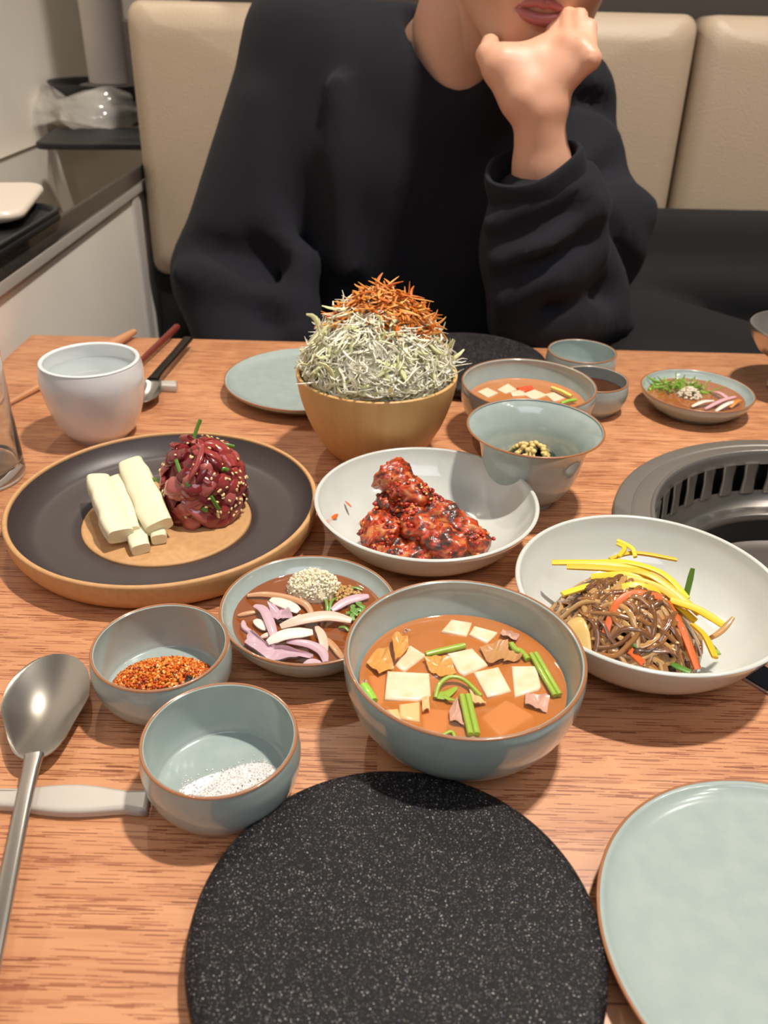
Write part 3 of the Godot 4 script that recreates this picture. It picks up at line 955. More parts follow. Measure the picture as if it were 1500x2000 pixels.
	prism(a, [Vector2(-0.250, -0.7005), Vector2(-0.222, -0.6985), Vector2(-0.187, -0.7005), Vector2(-0.1855, -0.6885), Vector2(-0.222, -0.6900), Vector2(-0.250, -0.6885)], TY, TY + 0.0072, 0.0014)
	single("spoon_rest", a, M.ceramic_rest, "short white ceramic rest under the far dark spoon", "spoon rest")
	spoon("dark steel spoon on the short far rest behind the tea cup", Vector3(-0.2090, 0.0100, -0.6440), Vector3(-0.2055, 0.0105, -0.6930), Vector3(-0.1980, 0.0095, -0.8020), 0.0290, 0.0046, mat(rgb(58, 52, 48), 0.3, 0.9))
	a = Acc.new()
	tube(a, [Vector3(-0.3235, TY + 0.0024, -0.6380), Vector3(-0.295, TY + 0.0036, -0.7170), Vector3(-0.272, TY + 0.0055, -0.7850), Vector3(-0.2585, TY + 0.0065, -0.8260)], 0.0052, 0.0042, 10, Vector3.UP, 0.7, [0.35, 0.55, 1.1, 1.15, 0.6])
	single("chopstick", a, mat(rgb(192, 136, 96), 0.55), "pale wooden stick with thick end at the far left table corner", "chopstick")
	a = Acc.new()
	tube(a, [Vector3(-0.2345, TY + 0.0088, -0.6900), Vector3(-0.2285, TY + 0.0072, -0.7600), Vector3(-0.2185, TY + 0.0068, -0.8420)], 0.0026, 0.0026, 10, Vector3.UP, 0.7, [0.7, 1.0, 1.25])
	single("chopstick", a, mat(rgb(112, 48, 36), 0.4), "reddish brown lacquered chopstick between the far spoon and the cup", "chopstick")

func food() -> void:
	radish_soup()
	onion_dish()
	chili_and_salt()
	noodles()
	fish()
	raw_beef()
	cabbage()
	far_food()

func v3(c: Vector2, q: Vector2, y: float) -> Vector3:   # q in millimetres round c
	return Vector3(c.x + q.x * 0.001, y, c.y + q.y * 0.001)

func liquid(r: float, at: Vector3, m: Material, label: String) -> void:
	var a := Acc.new()
	lathe(a, [Vector2(0.0002, 0.0), Vector2(r * 0.4, 0.0), Vector2(r * 0.8, 0.0), Vector2(r * 0.94, 0.0001), Vector2(r * 0.98, 0.0004), Vector2(r, 0.0009)], at, 80)
	single("broth", a, m, label, "soup", "", "stuff")

func clear_mat(c: Color, rough := 0.04) -> StandardMaterial3D:
	var m := mat(c, rough)
	m.transparency = BaseMaterial3D.TRANSPARENCY_ALPHA
	return m

func veg(c: Color, rough := 0.35, coat := 0.25) -> StandardMaterial3D:
	var m := mat(c, rough, 0.0, coat)
	m.subsurf_scatter_enabled = true
	m.subsurf_scatter_strength = 0.12
	return m

func leaf_piece(a: Acc, c: Vector2, poly: Array, y: float, curl: float, seed_: int) -> void:
	# a crinkled sheet inside an outline: rings shrink to the centre, both faces and an edge
	var n := poly.size()
	var dense := []
	for i in n:
		for k in 6: dense.append((poly[i] as Vector2).lerp(poly[(i + 1) % n], k / 6.0))
	var top := []
	var bot := []
	for s in [1.0, 0.82, 0.62, 0.4, 0.18, 0.02]:
		var r0 := PackedVector3Array()
		var r1 := PackedVector3Array()
		for i in dense.size():
			var q: Vector2 = dense[i] * s * (1.0 + (0.018 * sin(i * 2.7 + seed_) if s > 0.9 else 0.0))
			var h: float = curl * (s * s) * (0.6 + 0.5 * sin(i * 0.55 + seed_)) * 0.001 + 0.0005 * sin(q.x * 1.3 + q.y * 0.5 + seed_) + 0.0003 * noise.get_noise_2d(q.x * 60.0 + seed_ * 31.0, q.y * 60.0)
			r0.append(v3(c, q, y + h + 0.0009))
			r1.append(v3(c, q, y + h))
		top.append(r0); bot.append(r1)
	bot.reverse()
	top.reverse()
	a.grid(top + [top[5]] + [bot[0]] + bot, true)

func radish_soup() -> void:
	var ly := TY + 0.0300
	liquid(0.0480, Vector3(0.0385, ly, -0.2964), clear_mat(Color(0.84, 0.50, 0.22, 0.66)), "clear orange broth in the near pale green bowl")
	var mats := [M.radish, M.radish, veg(rgb(244, 206, 166)), veg(rgb(236, 186, 128)), veg(rgb(222, 154, 76)), veg(rgb(196, 140, 88)), veg(rgb(206, 156, 134))]
	var items := [
		["radish_piece", "broad orange tinted radish slice sunk in the broth near the front rim", 2, 0, Vector2(0.0560, -0.2743), [Vector2(-11.09, 0.55), Vector2(1.57, -11.05), Vector2(13.14, -1.41), Vector2(-3.63, 11.91)]],
		["radish_piece", "translucent orange radish square near the front, left of the upright green stem", 2, 0, Vector2(0.0249, -0.2709), [Vector2(-5.85, -7.99), Vector2(6.81, -6.79), Vector2(4.48, 8.25), Vector2(-5.43, 6.53)]],
		["radish_piece", "narrow upright orange radish piece at the left rim behind the large pale square", 2, 0, Vector2(-0.0004, -0.2897), [Vector2(-4.94, -9.16), Vector2(3.35, -10.09), Vector2(2.77, 8.71), Vector2(-1.18, 10.53)]],
		["radish_piece", "large pale square radish piece at the left of the near soup, above the broth", 0, 0, Vector2(0.0140, -0.2897), [Vector2(-10.70, -10.19), Vector2(9.29, -10.35), Vector2(9.62, 4.42), Vector2(3.49, 8.06), Vector2(-11.70, 8.06)]],
		["radish_piece", "white square radish piece in the middle of the near soup beside the upper green stem", 0, 0, Vector2(0.0409, -0.3079), [Vector2(-8.92, -6.31), Vector2(3.87, -10.74), Vector2(10.56, 1.22), Vector2(-1.37, 9.08), Vector2(-4.14, 6.75)]],
		["radish_piece", "white square radish piece right of the curled green stem in the near soup", 0, 0, Vector2(0.0524, -0.2954), [Vector2(-8.59, -6.01), Vector2(4.02, -10.83), Vector2(8.00, 5.91), Vector2(-3.44, 10.94)]],
		["radish_piece", "cream square radish piece next to the long right green stem", 1, 0, Vector2(0.0693, -0.2965), [Vector2(-6.94, -9.98), Vector2(5.37, -10.46), Vector2(5.45, 3.52), Vector2(3.87, 5.93), Vector2(-7.74, 10.98)]],
		["radish_piece", "white radish piece under a folded cabbage leaf at the upper left of the near soup", 0, 0, Vector2(0.0134, -0.3111), [Vector2(-2.03, -6.83), Vector2(1.45, -8.29), Vector2(8.63, -1.39), Vector2(-1.72, 10.33), Vector2(-6.32, 6.18)]],
		["radish_piece", "striped cabbage square at the back of the near soup, left of its twin", 1, 0, Vector2(0.0386, -0.3343), [Vector2(-8.91, 4.09), Vector2(-3.04, -6.05), Vector2(7.70, -4.34), Vector2(4.24, 6.31)]],
		["radish_piece", "striped cabbage square at the back of the near soup, right of its twin", 1, 0, Vector2(0.0504, -0.3297), [Vector2(-6.71, 1.01), Vector2(-3.50, -6.10), Vector2(8.16, -1.67), Vector2(2.05, 6.77)]],
		["cabbage_piece", "small pale cabbage piece at the front left rim of the near soup", 3, 0, Vector2(0.0136, -0.2747), [Vector2(-4.82, -4.31), Vector2(4.77, -6.34), Vector2(4.49, 6.23), Vector2(-4.44, 4.42)]],
		["cabbage_piece", "thin pale cabbage sliver touching the front left rim of the near soup", 3, 0, Vector2(0.0072, -0.2725), [Vector2(-4.34, -2.95), Vector2(1.58, -3.72), Vector2(2.74, 3.28), Vector2(0.02, 3.38)]],
		["cabbage_piece", "folded orange cabbage leaf lying on the upper left radish piece", 4, 1, Vector2(0.0094, -0.3178), [Vector2(-4.09, -4.51), Vector2(-1.48, -7.32), Vector2(3.77, -4.83), Vector2(4.11, 3.75), Vector2(-2.30, 12.91)]],
		["cabbage_piece", "veined orange cabbage leaf at the left rim of the near soup", 4, 1, Vector2(0.0004, -0.3072), [Vector2(-6.77, 2.77), Vector2(-1.95, -8.28), Vector2(3.20, -9.14), Vector2(6.27, 4.75), Vector2(-0.75, 9.91)]],
		["cabbage_piece", "curled orange cabbage leaf in the middle of the near soup", 4, 1, Vector2(0.0284, -0.3046), [Vector2(-7.29, -4.67), Vector2(-0.80, -7.48), Vector2(5.06, -5.15), Vector2(7.45, 4.72), Vector2(1.00, 9.20), Vector2(-5.42, 3.38)]],
		["cabbage_piece", "wrinkled brownish cabbage leaf at the right back of the near soup", 5, 1, Vector2(0.0561, -0.3164), [Vector2(-7.89, -1.68), Vector2(-0.05, -6.65), Vector2(6.62, -7.59), Vector2(5.57, 5.56), Vector2(-4.25, 10.36)]],
		["cabbage_piece", "small brownish cabbage scrap beside the short curved green stem", 5, 1, Vector2(0.0641, -0.3123), [Vector2(-2.22, -5.07), Vector2(5.10, -1.46), Vector2(2.47, 2.48), Vector2(-5.35, 4.05)]],
		["cabbage_piece", "small wrinkled pinkish cabbage scrap below the long right green stem", 6, 1, Vector2(0.0710, -0.2823), [Vector2(-4.26, -5.64), Vector2(6.31, -3.16), Vector2(3.65, 6.43), Vector2(-5.70, 2.36)]],
		["cabbage_piece", "pinkish grey cabbage scrap left of the upright front green stem", 6, 1, Vector2(0.0337, -0.2730), [Vector2(-2.57, -1.31), Vector2(1.48, -9.78), Vector2(3.59, 6.49), Vector2(-2.49, 4.60)]],
		["cabbage_piece", "small curled pale cabbage scrap near the front left of the soup", 3, 1, Vector2(0.0209, -0.2787), [Vector2(-1.72, -2.97), Vector2(1.56, -5.36), Vector2(1.67, 3.56), Vector2(-1.51, 4.77)]],
		["cabbage_piece", "pink cabbage scrap touching the front rim of the near soup", 6, 0, Vector2(0.0411, -0.2593), [Vector2(-3.51, 0.00), Vector2(-0.31, -2.15), Vector2(3.64, 0.76), Vector2(0.18, 1.39)]],
		["cabbage_piece", "thin pink cabbage scrap at the right back rim of the near soup", 6, 1, Vector2(0.0639, -0.3281), [Vector2(-4.76, 0.21), Vector2(-2.91, -4.70), Vector2(4.92, 0.50), Vector2(2.74, 3.99)]],
		["cabbage_piece", "tiny pink cabbage scrap at the left rim above the green stem end", 6, 0, Vector2(-0.0071, -0.2932), [Vector2(-2.16, -0.15), Vector2(1.07, -1.71), Vector2(1.95, -0.07), Vector2(-0.86, 1.93)]],
		["cabbage_piece", "tiny pink cabbage scrap alone at the left back of the near soup", 6, 0, Vector2(0.0128, -0.3310), [Vector2(-1.78, 0.18), Vector2(0.46, -1.73), Vector2(2.67, -0.70), Vector2(-1.35, 2.24)]],
		["cabbage_piece", "thin white cabbage strip right of the curled green stem", 3, 1, Vector2(0.0434, -0.2855), [Vector2(-2.76, -6.20), Vector2(-1.16, -5.67), Vector2(4.82, 4.99), Vector2(-0.91, 6.87)]],
	]
	var k := 0
	for it in items:
		var a := Acc.new()
		var sunk := 0.0016 if it[2] == 2 else 0.0
		if it[3] == 1:
			leaf_piece(a, it[4], it[5], ly + 0.0002 + (0.0022 if k == 12 else 0.0), 1.5, k)
		else:
			var poly := []
			for q in it[5]: poly.append(q * 0.001)
			var tl := 0.0 if it[2] == 2 else 0.05
			var tilt := Basis(Vector3(1, 0, 0), rng.randf_range(-tl, tl)) * Basis(Vector3(0, 0, 1), rng.randf_range(-tl, tl))
			prism(a, poly, -0.0042, 0.0013, 0.0013, Transform3D(tilt, Vector3(it[4].x, ly - sunk, it[4].y)))
		single(it[0], a, mats[it[2]], it[1], "radish" if it[0] == "radish_piece" else "cabbage", "pieces in the near radish soup")
		k += 1
	var stems := [
		["short thick green stem at the back of the near soup", Vector2(0.0316, -0.3160), [Vector2(-9.64, 3.66), Vector2(9.64, -3.66)]],
		["long green stem pair at the right side of the near soup", Vector2(0.0774, -0.3003), [Vector2(-3.49, -14.18), Vector2(3.49, 14.18)]],
		["upright green stem pair near the front of the near soup", Vector2(0.0399, -0.2727), [Vector2(-1.09, -11.85), Vector2(1.09, 11.85)]],
		["green stem curled into an arc in the middle of the near soup", Vector2(0.0341, -0.2891), [Vector2(-8.73, 6.16), Vector2(-6.67, -0.82), Vector2(-1.55, -5.39), Vector2(4.94, -4.21), Vector2(12.01, 4.26)]],
		["bright green stem end at the left rim of the near soup", Vector2(-0.0048, -0.2847), [Vector2(-2.36, -5.07), Vector2(2.36, 5.07)]],
		["short curved green stem at the right back of the near soup", Vector2(0.0672, -0.3165), [Vector2(-3.11, -5.46), Vector2(-1.48, -0.89), Vector2(0.95, 0.32), Vector2(3.64, 6.02)]],
		["frayed green leaf under the curled stem", Vector2(0.0305, -0.2863), [Vector2(-4.98, 2.87), Vector2(-0.07, 0.98), Vector2(5.05, -3.85)]],
		["thin curled green shoot at the front of the near soup", Vector2(0.0307, -0.2605), [Vector2(-3.05, 0.11), Vector2(0.88, -2.08), Vector2(2.17, 1.97)]],
	]
	var green := veg(rgb(150, 176, 62))
	k = 0
	for s in stems:
		var a := Acc.new()
		var pts := []
		for i in s[2].size():
			pts.append(v3(s[1], s[2][i], ly + 0.0014 + (0.0022 * sin(PI * i / (s[2].size() - 1.0)) if k == 3 else 0.0)))
		pts = curve(pts, 6)
		var w := [0.0018, 0.0013, 0.0015, 0.0011, 0.0024, 0.0017, 0.0016, 0.0008][k] as float
		if k in [1, 2]:
			var d: Vector3 = ((pts[-1] - pts[0]) as Vector3).normalized().cross(Vector3.UP) * w * 0.95
			for sg in [-1.0, 1.0]:
				var p2 := []
				for p in pts: p2.append(p + d * sg + Vector3(0, 0.0004, 0))
				tube(a, p2, w, w * 0.9, 10)
		elif k == 6:
			tube(a, pts, 0.0024, 0.0005, 8, Vector3.UP, 1.0, [0.4, 1.2, 0.8, 0.3])
			tube(a, [pts[4], pts[4] + Vector3(0.003, 0.0008, 0.003), pts[4] + Vector3(0.007, 0.0004, 0.0035)], 0.0012, 0.0004, 6, Vector3.UP, 1.0, [1, 1, 0.2])
		else:
			tube(a, pts, w, w * 0.85, 10, Vector3.UP, 1.0, [0.9, 1.0, 1.0, 0.9])
		single("green_stem", a, green if k != 4 else veg(rgb(150, 200, 70)), s[0], "stem", "green stems in the near soup")
		k += 1

func onion_dish() -> void:
	var ly := TY + 0.0150
	liquid(0.0408, Vector3(-0.0386, ly, -0.3592), clear_mat(Color(0.62, 0.31, 0.06, 0.64)), "dark amber soy sauce in the onion dish")
	var mats := [veg(rgb(238, 222, 206)), veg(rgb(206, 168, 178)), veg(rgb(196, 144, 104)), veg(rgb(224, 190, 170))]
	var items := [
		["thick white onion slice in the middle of the soy dish", 2.6, 0, 2.6, Vector2(-0.0522, -0.3653), [Vector2(-8.54, -5.30), Vector2(0.71, 0.41), Vector2(7.83, 4.89)]],
		["long lilac onion strip crossing the left of the soy dish", 2.0, 1, 3.0, Vector2(-0.0609, -0.3512), [Vector2(-7.83, -12.90), Vector2(-2.40, -8.35), Vector2(2.74, 3.02), Vector2(7.49, 18.24)]],
		["short white onion piece at the left of the soy dish", 2.2, 0, 1.2, Vector2(-0.0633, -0.3497), [Vector2(-3.59, -3.84), Vector2(3.59, 3.84)]],
		["long amber onion strip arching below the grated radish", 1.6, 2, 1.0, Vector2(-0.0538, -0.3695), [Vector2(-20.71, -5.44), Vector2(-11.04, -6.50), Vector2(1.36, -3.90), Vector2(12.44, 1.78), Vector2(17.95, 14.06)]],
		["widest pale onion slice lying across the soy dish", 2.4, 3, 4.2, Vector2(-0.0348, -0.3505), [Vector2(-17.72, 4.85), Vector2(-7.78, 0.48), Vector2(6.35, -3.55), Vector2(19.15, -1.78)]],
		["pale flat onion slice just above the big lilac sheet", 2.4, 0, 3.6, Vector2(-0.0472, -0.3381), [Vector2(-10.48, 4.77), Vector2(-1.29, -0.47), Vector2(11.77, -4.30)]],
		["white curved onion strip hanging down to the front right", 1.9, 3, 1.2, Vector2(-0.0307, -0.3396), [Vector2(-3.11, -9.59), Vector2(0.44, -0.80), Vector2(2.67, 10.39)]],
		["amber onion strip nearest the soup bowl", 1.5, 2, 0.4, Vector2(-0.0235, -0.3329), [Vector2(-4.69, -7.66), Vector2(0.03, -0.27), Vector2(4.67, 7.93)]],
		["lilac onion strip curling over the front rim side", 1.9, 1, 1.4, Vector2(-0.0354, -0.3302), [Vector2(-12.84, -6.23), Vector2(-1.41, -3.99), Vector2(6.00, 1.54), Vector2(8.25, 8.68)]],
		["short amber onion sliver floating at the far left", 1.1, 2, 0.1, Vector2(-0.0718, -0.3598), [Vector2(-5.21, 2.00), Vector2(5.21, -2.00)]],
		["small pinkish curled onion at the left rim", 1.2, 1, 0.2, Vector2(-0.0706, -0.3481), [Vector2(-2.71, -5.20), Vector2(-1.11, 0.46), Vector2(3.82, 4.75)]],
		["lilac onion strip at the right beside the green scallions", 1.9, 1, 1.8, Vector2(-0.0175, -0.3702), [Vector2(-9.33, 7.32), Vector2(-0.88, -0.93), Vector2(10.21, -6.39)]],
		["short white onion piece in the centre tucked under a slice", 1.8, 0, 1.8, Vector2(-0.0386, -0.3563), [Vector2(-5.52, -1.71), Vector2(-1.45, 2.78), Vector2(6.97, -1.06)]],
		["small lilac onion curl at the very front rim", 1.5, 1, 1.2, Vector2(-0.0334, -0.3196), [Vector2(-4.48, 0.51), Vector2(-0.21, -1.17), Vector2(4.69, 0.66)]],
		["thin pale onion strip under the big lilac sheet", 1.2, 3, 1.4, Vector2(-0.0580, -0.3415), [Vector2(-3.95, 2.37), Vector2(3.95, -2.37)]],
	]
	for it in items:
		var a := Acc.new()
		var pts := []
		var n: int = it[5].size()
		for i in n: pts.append(v3(it[4], it[5][i], ly + 0.0008 + it[3] * 0.001 * (0.75 + 0.35 * sin(PI * i / (n - 1.0)))))
		tube(a, curve(pts, 6), it[1] * 0.00132, 0.0011, 10, Vector3(0.25, 1, 0.2), 0.8, [0.5, 0.95, 1.05, 1.0, 0.55])
		single("onion_slice", a, mats[it[2]], it[0], "onion", "sliced onions in the soy dish")
	var a := Acc.new()
	leaf_piece(a, Vector2(-0.0540, -0.3304), [Vector2(-15.51, -2.52), Vector2(-14.91, -12.36), Vector2(-8.56, -7.66), Vector2(0.77, -0.51), Vector2(20.68, 4.98), Vector2(16.85, 8.21), Vector2(0.69, 9.86)], ly + 0.0012, 2.6, 3)
	single("onion_slice", a, mats[1], "broad lilac onion sheet at the front left of the soy dish", "onion", "sliced onions in the soy dish")
	a = Acc.new()
	leaf_piece(a, Vector2(-0.0568, -0.3552) + Vector2(0.002, -0.004), [Vector2(-7, -6), Vector2(0, -8), Vector2(6, 0), Vector2(9, 6), Vector2(2, 8), Vector2(-4, 3)], ly + 0.0010, 3.0, 8)
	single("onion_slice", a, mats[1], "cupped lilac onion piece under the thick white slice", "onion", "sliced onions in the soy dish")
	# grated radish and garlic: heaps of tiny grains
	var heap := thing("grated_radish", "mound of wet grated white radish at the back of the soy dish", "grated radish", Vector3(-0.0385, ly, -0.3830))
	heap.set_meta("kind", "stuff")
	a = Acc.new()
	blob(a, Vector3(0, -0.001, 0), Vector3(0.0145, 0.0125, 0.0115), Basis.IDENTITY, 0.35, 1.2, 28, 18)
	for k in 420:
		var t := rng.randf() * TAU
		var q := sqrt(rng.randf())
		var p := Vector3(0.0150 * q * cos(t), 0.0120 * sqrt(maxf(0.0, 1.0 - q * q)) + rng.randf_range(-0.001, 0.0006), 0.0120 * q * sin(t))
		blob(a, p, Vector3(1.3, 0.8, 0.9) * rng.randf_range(0.0006, 0.0012), Basis(Vector3(rng.randf(), rng.randf(), rng.randf() + 0.1).normalized(), rng.randf() * TAU), 0.0, 1.0, 6, 4)
	part("grains", a.mesh(), veg(rgb(242, 230, 198), 0.22, 0.6), heap, "stuff")
	a = Acc.new()
	for k in 130:
		var t := rng.randf() * TAU
		var q := sqrt(rng.randf())
		blob(a, Vector3(-0.0215 + 0.0095 * q * cos(t), ly + 0.0032 * (1.0 - q) + 0.0003, -0.3800 + 0.0085 * q * sin(t)), Vector3(1.2, 0.8, 1.0) * rng.randf_range(0.0006, 0.0012), Basis(Vector3.UP, rng.randf() * TAU), 0.0, 1.0, 6, 4)
	single("minced_garlic", a, veg(rgb(198, 150, 84), 0.3, 0.4), "minced garlic beside the grated radish in the soy dish", "garlic", "", "stuff")
	var gm := veg(rgb(104, 146, 58))
	for s in [["green scallion sliver standing upright in the middle of the soy dish", Vector3(-0.0322, 0.0012, -0.3745), Vector3(-0.0300, 0.004, -0.3680), Vector3(-0.0292, 0.0006, -0.3600)], ["green scallion sliver crossing the upright one in the soy dish", Vector3(-0.0255, 0.001, -0.3755), Vector3(-0.0275, 0.0032, -0.3690), Vector3(-0.0285, 0.0006, -0.3610)], ["curled green scallion sliver touching the grated radish", Vector3(-0.0400, 0.0008, -0.3725), Vector3(-0.0350, 0.0036, -0.3765), Vector3(-0.0312, 0.001, -0.3750)], ["green scallion bit under the right onion strip", Vector3(-0.0220, 0.001, -0.3502), Vector3(-0.0190, 0.002, -0.3490), Vector3(-0.0170, 0.001, -0.3475)], ["green scallion bit at the right back of the soy dish", Vector3(-0.0185, 0.001, -0.3840), Vector3(-0.0150, 0.002, -0.3845), Vector3(-0.0110, 0.001, -0.3838)]]:
		var b := Acc.new()
		tube(b, curve([s[1] + Vector3(0, ly, 0), s[2] + Vector3(0, ly, 0), s[3] + Vector3(0, ly, 0)], 5), 0.0009, 0.0004, 8)
		single("scallion_sliver", b, gm, s[0], "scallion", "scallions in the soy dish")
	a = Acc.new()
	for k in 9:
		var c := Vector3(-0.0125 + rng.randf_range(-0.006, 0.005), ly + 0.0012 + rng.randf() * 0.0012, -0.3645 + rng.randf_range(-0.007, 0.007))
		var t := rng.randf() * TAU
		tube(a, curve([c + Vector3(cos(t), 0, sin(t)) * 0.003, c + Vector3(-sin(t), 0.6, cos(t)) * 0.0016, c - Vector3(cos(t), 0, sin(t)) * 0.003], 5), 0.0014, 0.0004, 8)
	single("scallion_heap", a, gm, "clump of chopped green scallion at the right of the soy dish", "scallion", "", "stuff")

func chili_and_salt() -> void:
	# chili flakes: a low heap, thick at the left, broken up at the right
	var a := Acc.new()
	a.colored = true
	var floor_y := TY + 0.0300 * 0.13
	var c := Vector3(-0.1068, floor_y, -0.3153)
	var cols := [rgb(216, 104, 18), rgb(228, 128, 34), rgb(200, 84, 16), rgb(236, 156, 62), rgb(164, 58, 18), rgb(240, 190, 112)]
	for k in 2700:
		var t := rng.randf() * TAU
		var q := sqrt(rng.randf()) * 0.0262
		var x := q * cos(t) - 0.0003
		var z := q * sin(t) * 0.80 - 0.0005
		var h := 0.0105 * maxf(0.0, 1.0 - pow(Vector2((x + 0.003) / 0.0245, (z + 0.0005) / 0.0195).length(), 2.0))
		if Vector2((x - 0.0145) / 0.0045, (z - 0.0025) / 0.0055).length() < 1.0: continue
		if Vector2(x, z).length() > 0.0272: continue
		a.tint = (cols[mini(5, int(pow(rng.randf(), 1.3) * 6.0))] as Color).srgb_to_linear()
		var s := rng.randf_range(0.0005, 0.0010)
		blob(a, c + Vector3(x, maxf(0.0004, h * rng.randf_range(0.75, 1.0)), z), Vector3(1.5, 0.75, 1.0) * s, Basis(Vector3(rng.randf(), rng.randf(), rng.randf() + 0.01).normalized(), rng.randf() * TAU), 0.0, 1.0, 5, 3)
	var m := mat(Color.WHITE, 0.42)
	m.vertex_color_use_as_albedo = true
	single("chili_flakes", a, m, "heap of orange red chili flakes with sesame in the small green cup", "chili flakes", "", "stuff")
	# salt: fine grains with pepper specks, heaped to the right front
	var box_ := Acc.new()
	slab(box_, Vector3(0.0005, 0.0005, 0.0005), Vector3.ZERO, 0.0001, 0.0001)
	var base := Acc.new()
	var sc := Vector3(-0.067, TY + 0.0319 * 0.13, -0.2553)
	var rows := []
	for i in 9:
		var row := PackedVector3Array()
		for j in 40:
			var t := TAU * j / 40.0
			var q := i / 8.0
			var x := 0.0070 + q * 0.0205 * cos(t)
			var z := 0.0062 + q * 0.0138 * sin(t) + 0.002 * q * cos(2.0 * t) - q * cos(t) * 0.0075
			row.append(sc + Vector3(x, 0.0046 * (1.0 - q * q) + 0.0005 * noise.get_noise_2d(x * 60000.0, z * 60000.0) - 0.0002, z))
		rows.append(row)
	rows.reverse()
	base.grid(rows, true)
	var heap := thing("salt_heap", "heap of white salt with black pepper specks in the near green cup", "salt", sc)
	heap.set_meta("kind", "stuff")
	for i in base.v.size(): base.v[i] -= sc
	var salt := mat(rgb(236, 230, 226), 0.55)
	part("heap", base.mesh(), salt, heap, "stuff")
	for w in 2:
		var mm := MultiMesh.new()
		mm.transform_format = MultiMesh.TRANSFORM_3D
		mm.mesh = box_.mesh()
		mm.instance_count = 6500 if w == 0 else 90
		for k in mm.instance_count:
			var t := rng.randf() * TAU
			var q := sqrt(rng.randf())
			var stray := rng.randf() < (0.14 if w == 0 else 0.05)
			var x := 0.0070 + q * 0.0210 * cos(t)
			var z := 0.0062 + q * 0.0143 * sin(t) + 0.002 * q * cos(2.0 * t) - q * cos(t) * 0.0075
			var y := 0.0046 * (1.0 - q * q) + 0.0001
			if stray:
				x = rng.randf_range(-0.019, 0.018)
				z = 0.0005 - x * 0.42 + rng.randfn(0.0, 0.0042)
				y = 0.0003
				if Vector2(x, z).length() > 0.0262: x *= 0.7; z *= 0.7
			mm.set_instance_transform(k, Transform3D(Basis(Vector3(rng.randf(), rng.randf(), rng.randf() + 0.01).normalized(), rng.randf() * TAU).scaled(Vector3.ONE * rng.randf_range(0.6, 1.25)), Vector3(x, y, z)))
		var mi := MultiMeshInstance3D.new()
		mi.name = "salt_grains" if w == 0 else "pepper_specks"
		mi.multimesh = mm
		mi.material_override = salt if w == 0 else mat(rgb(46, 40, 38), 0.6)
		mi.set_meta("kind", "stuff")
		heap.add_child(mi, true)

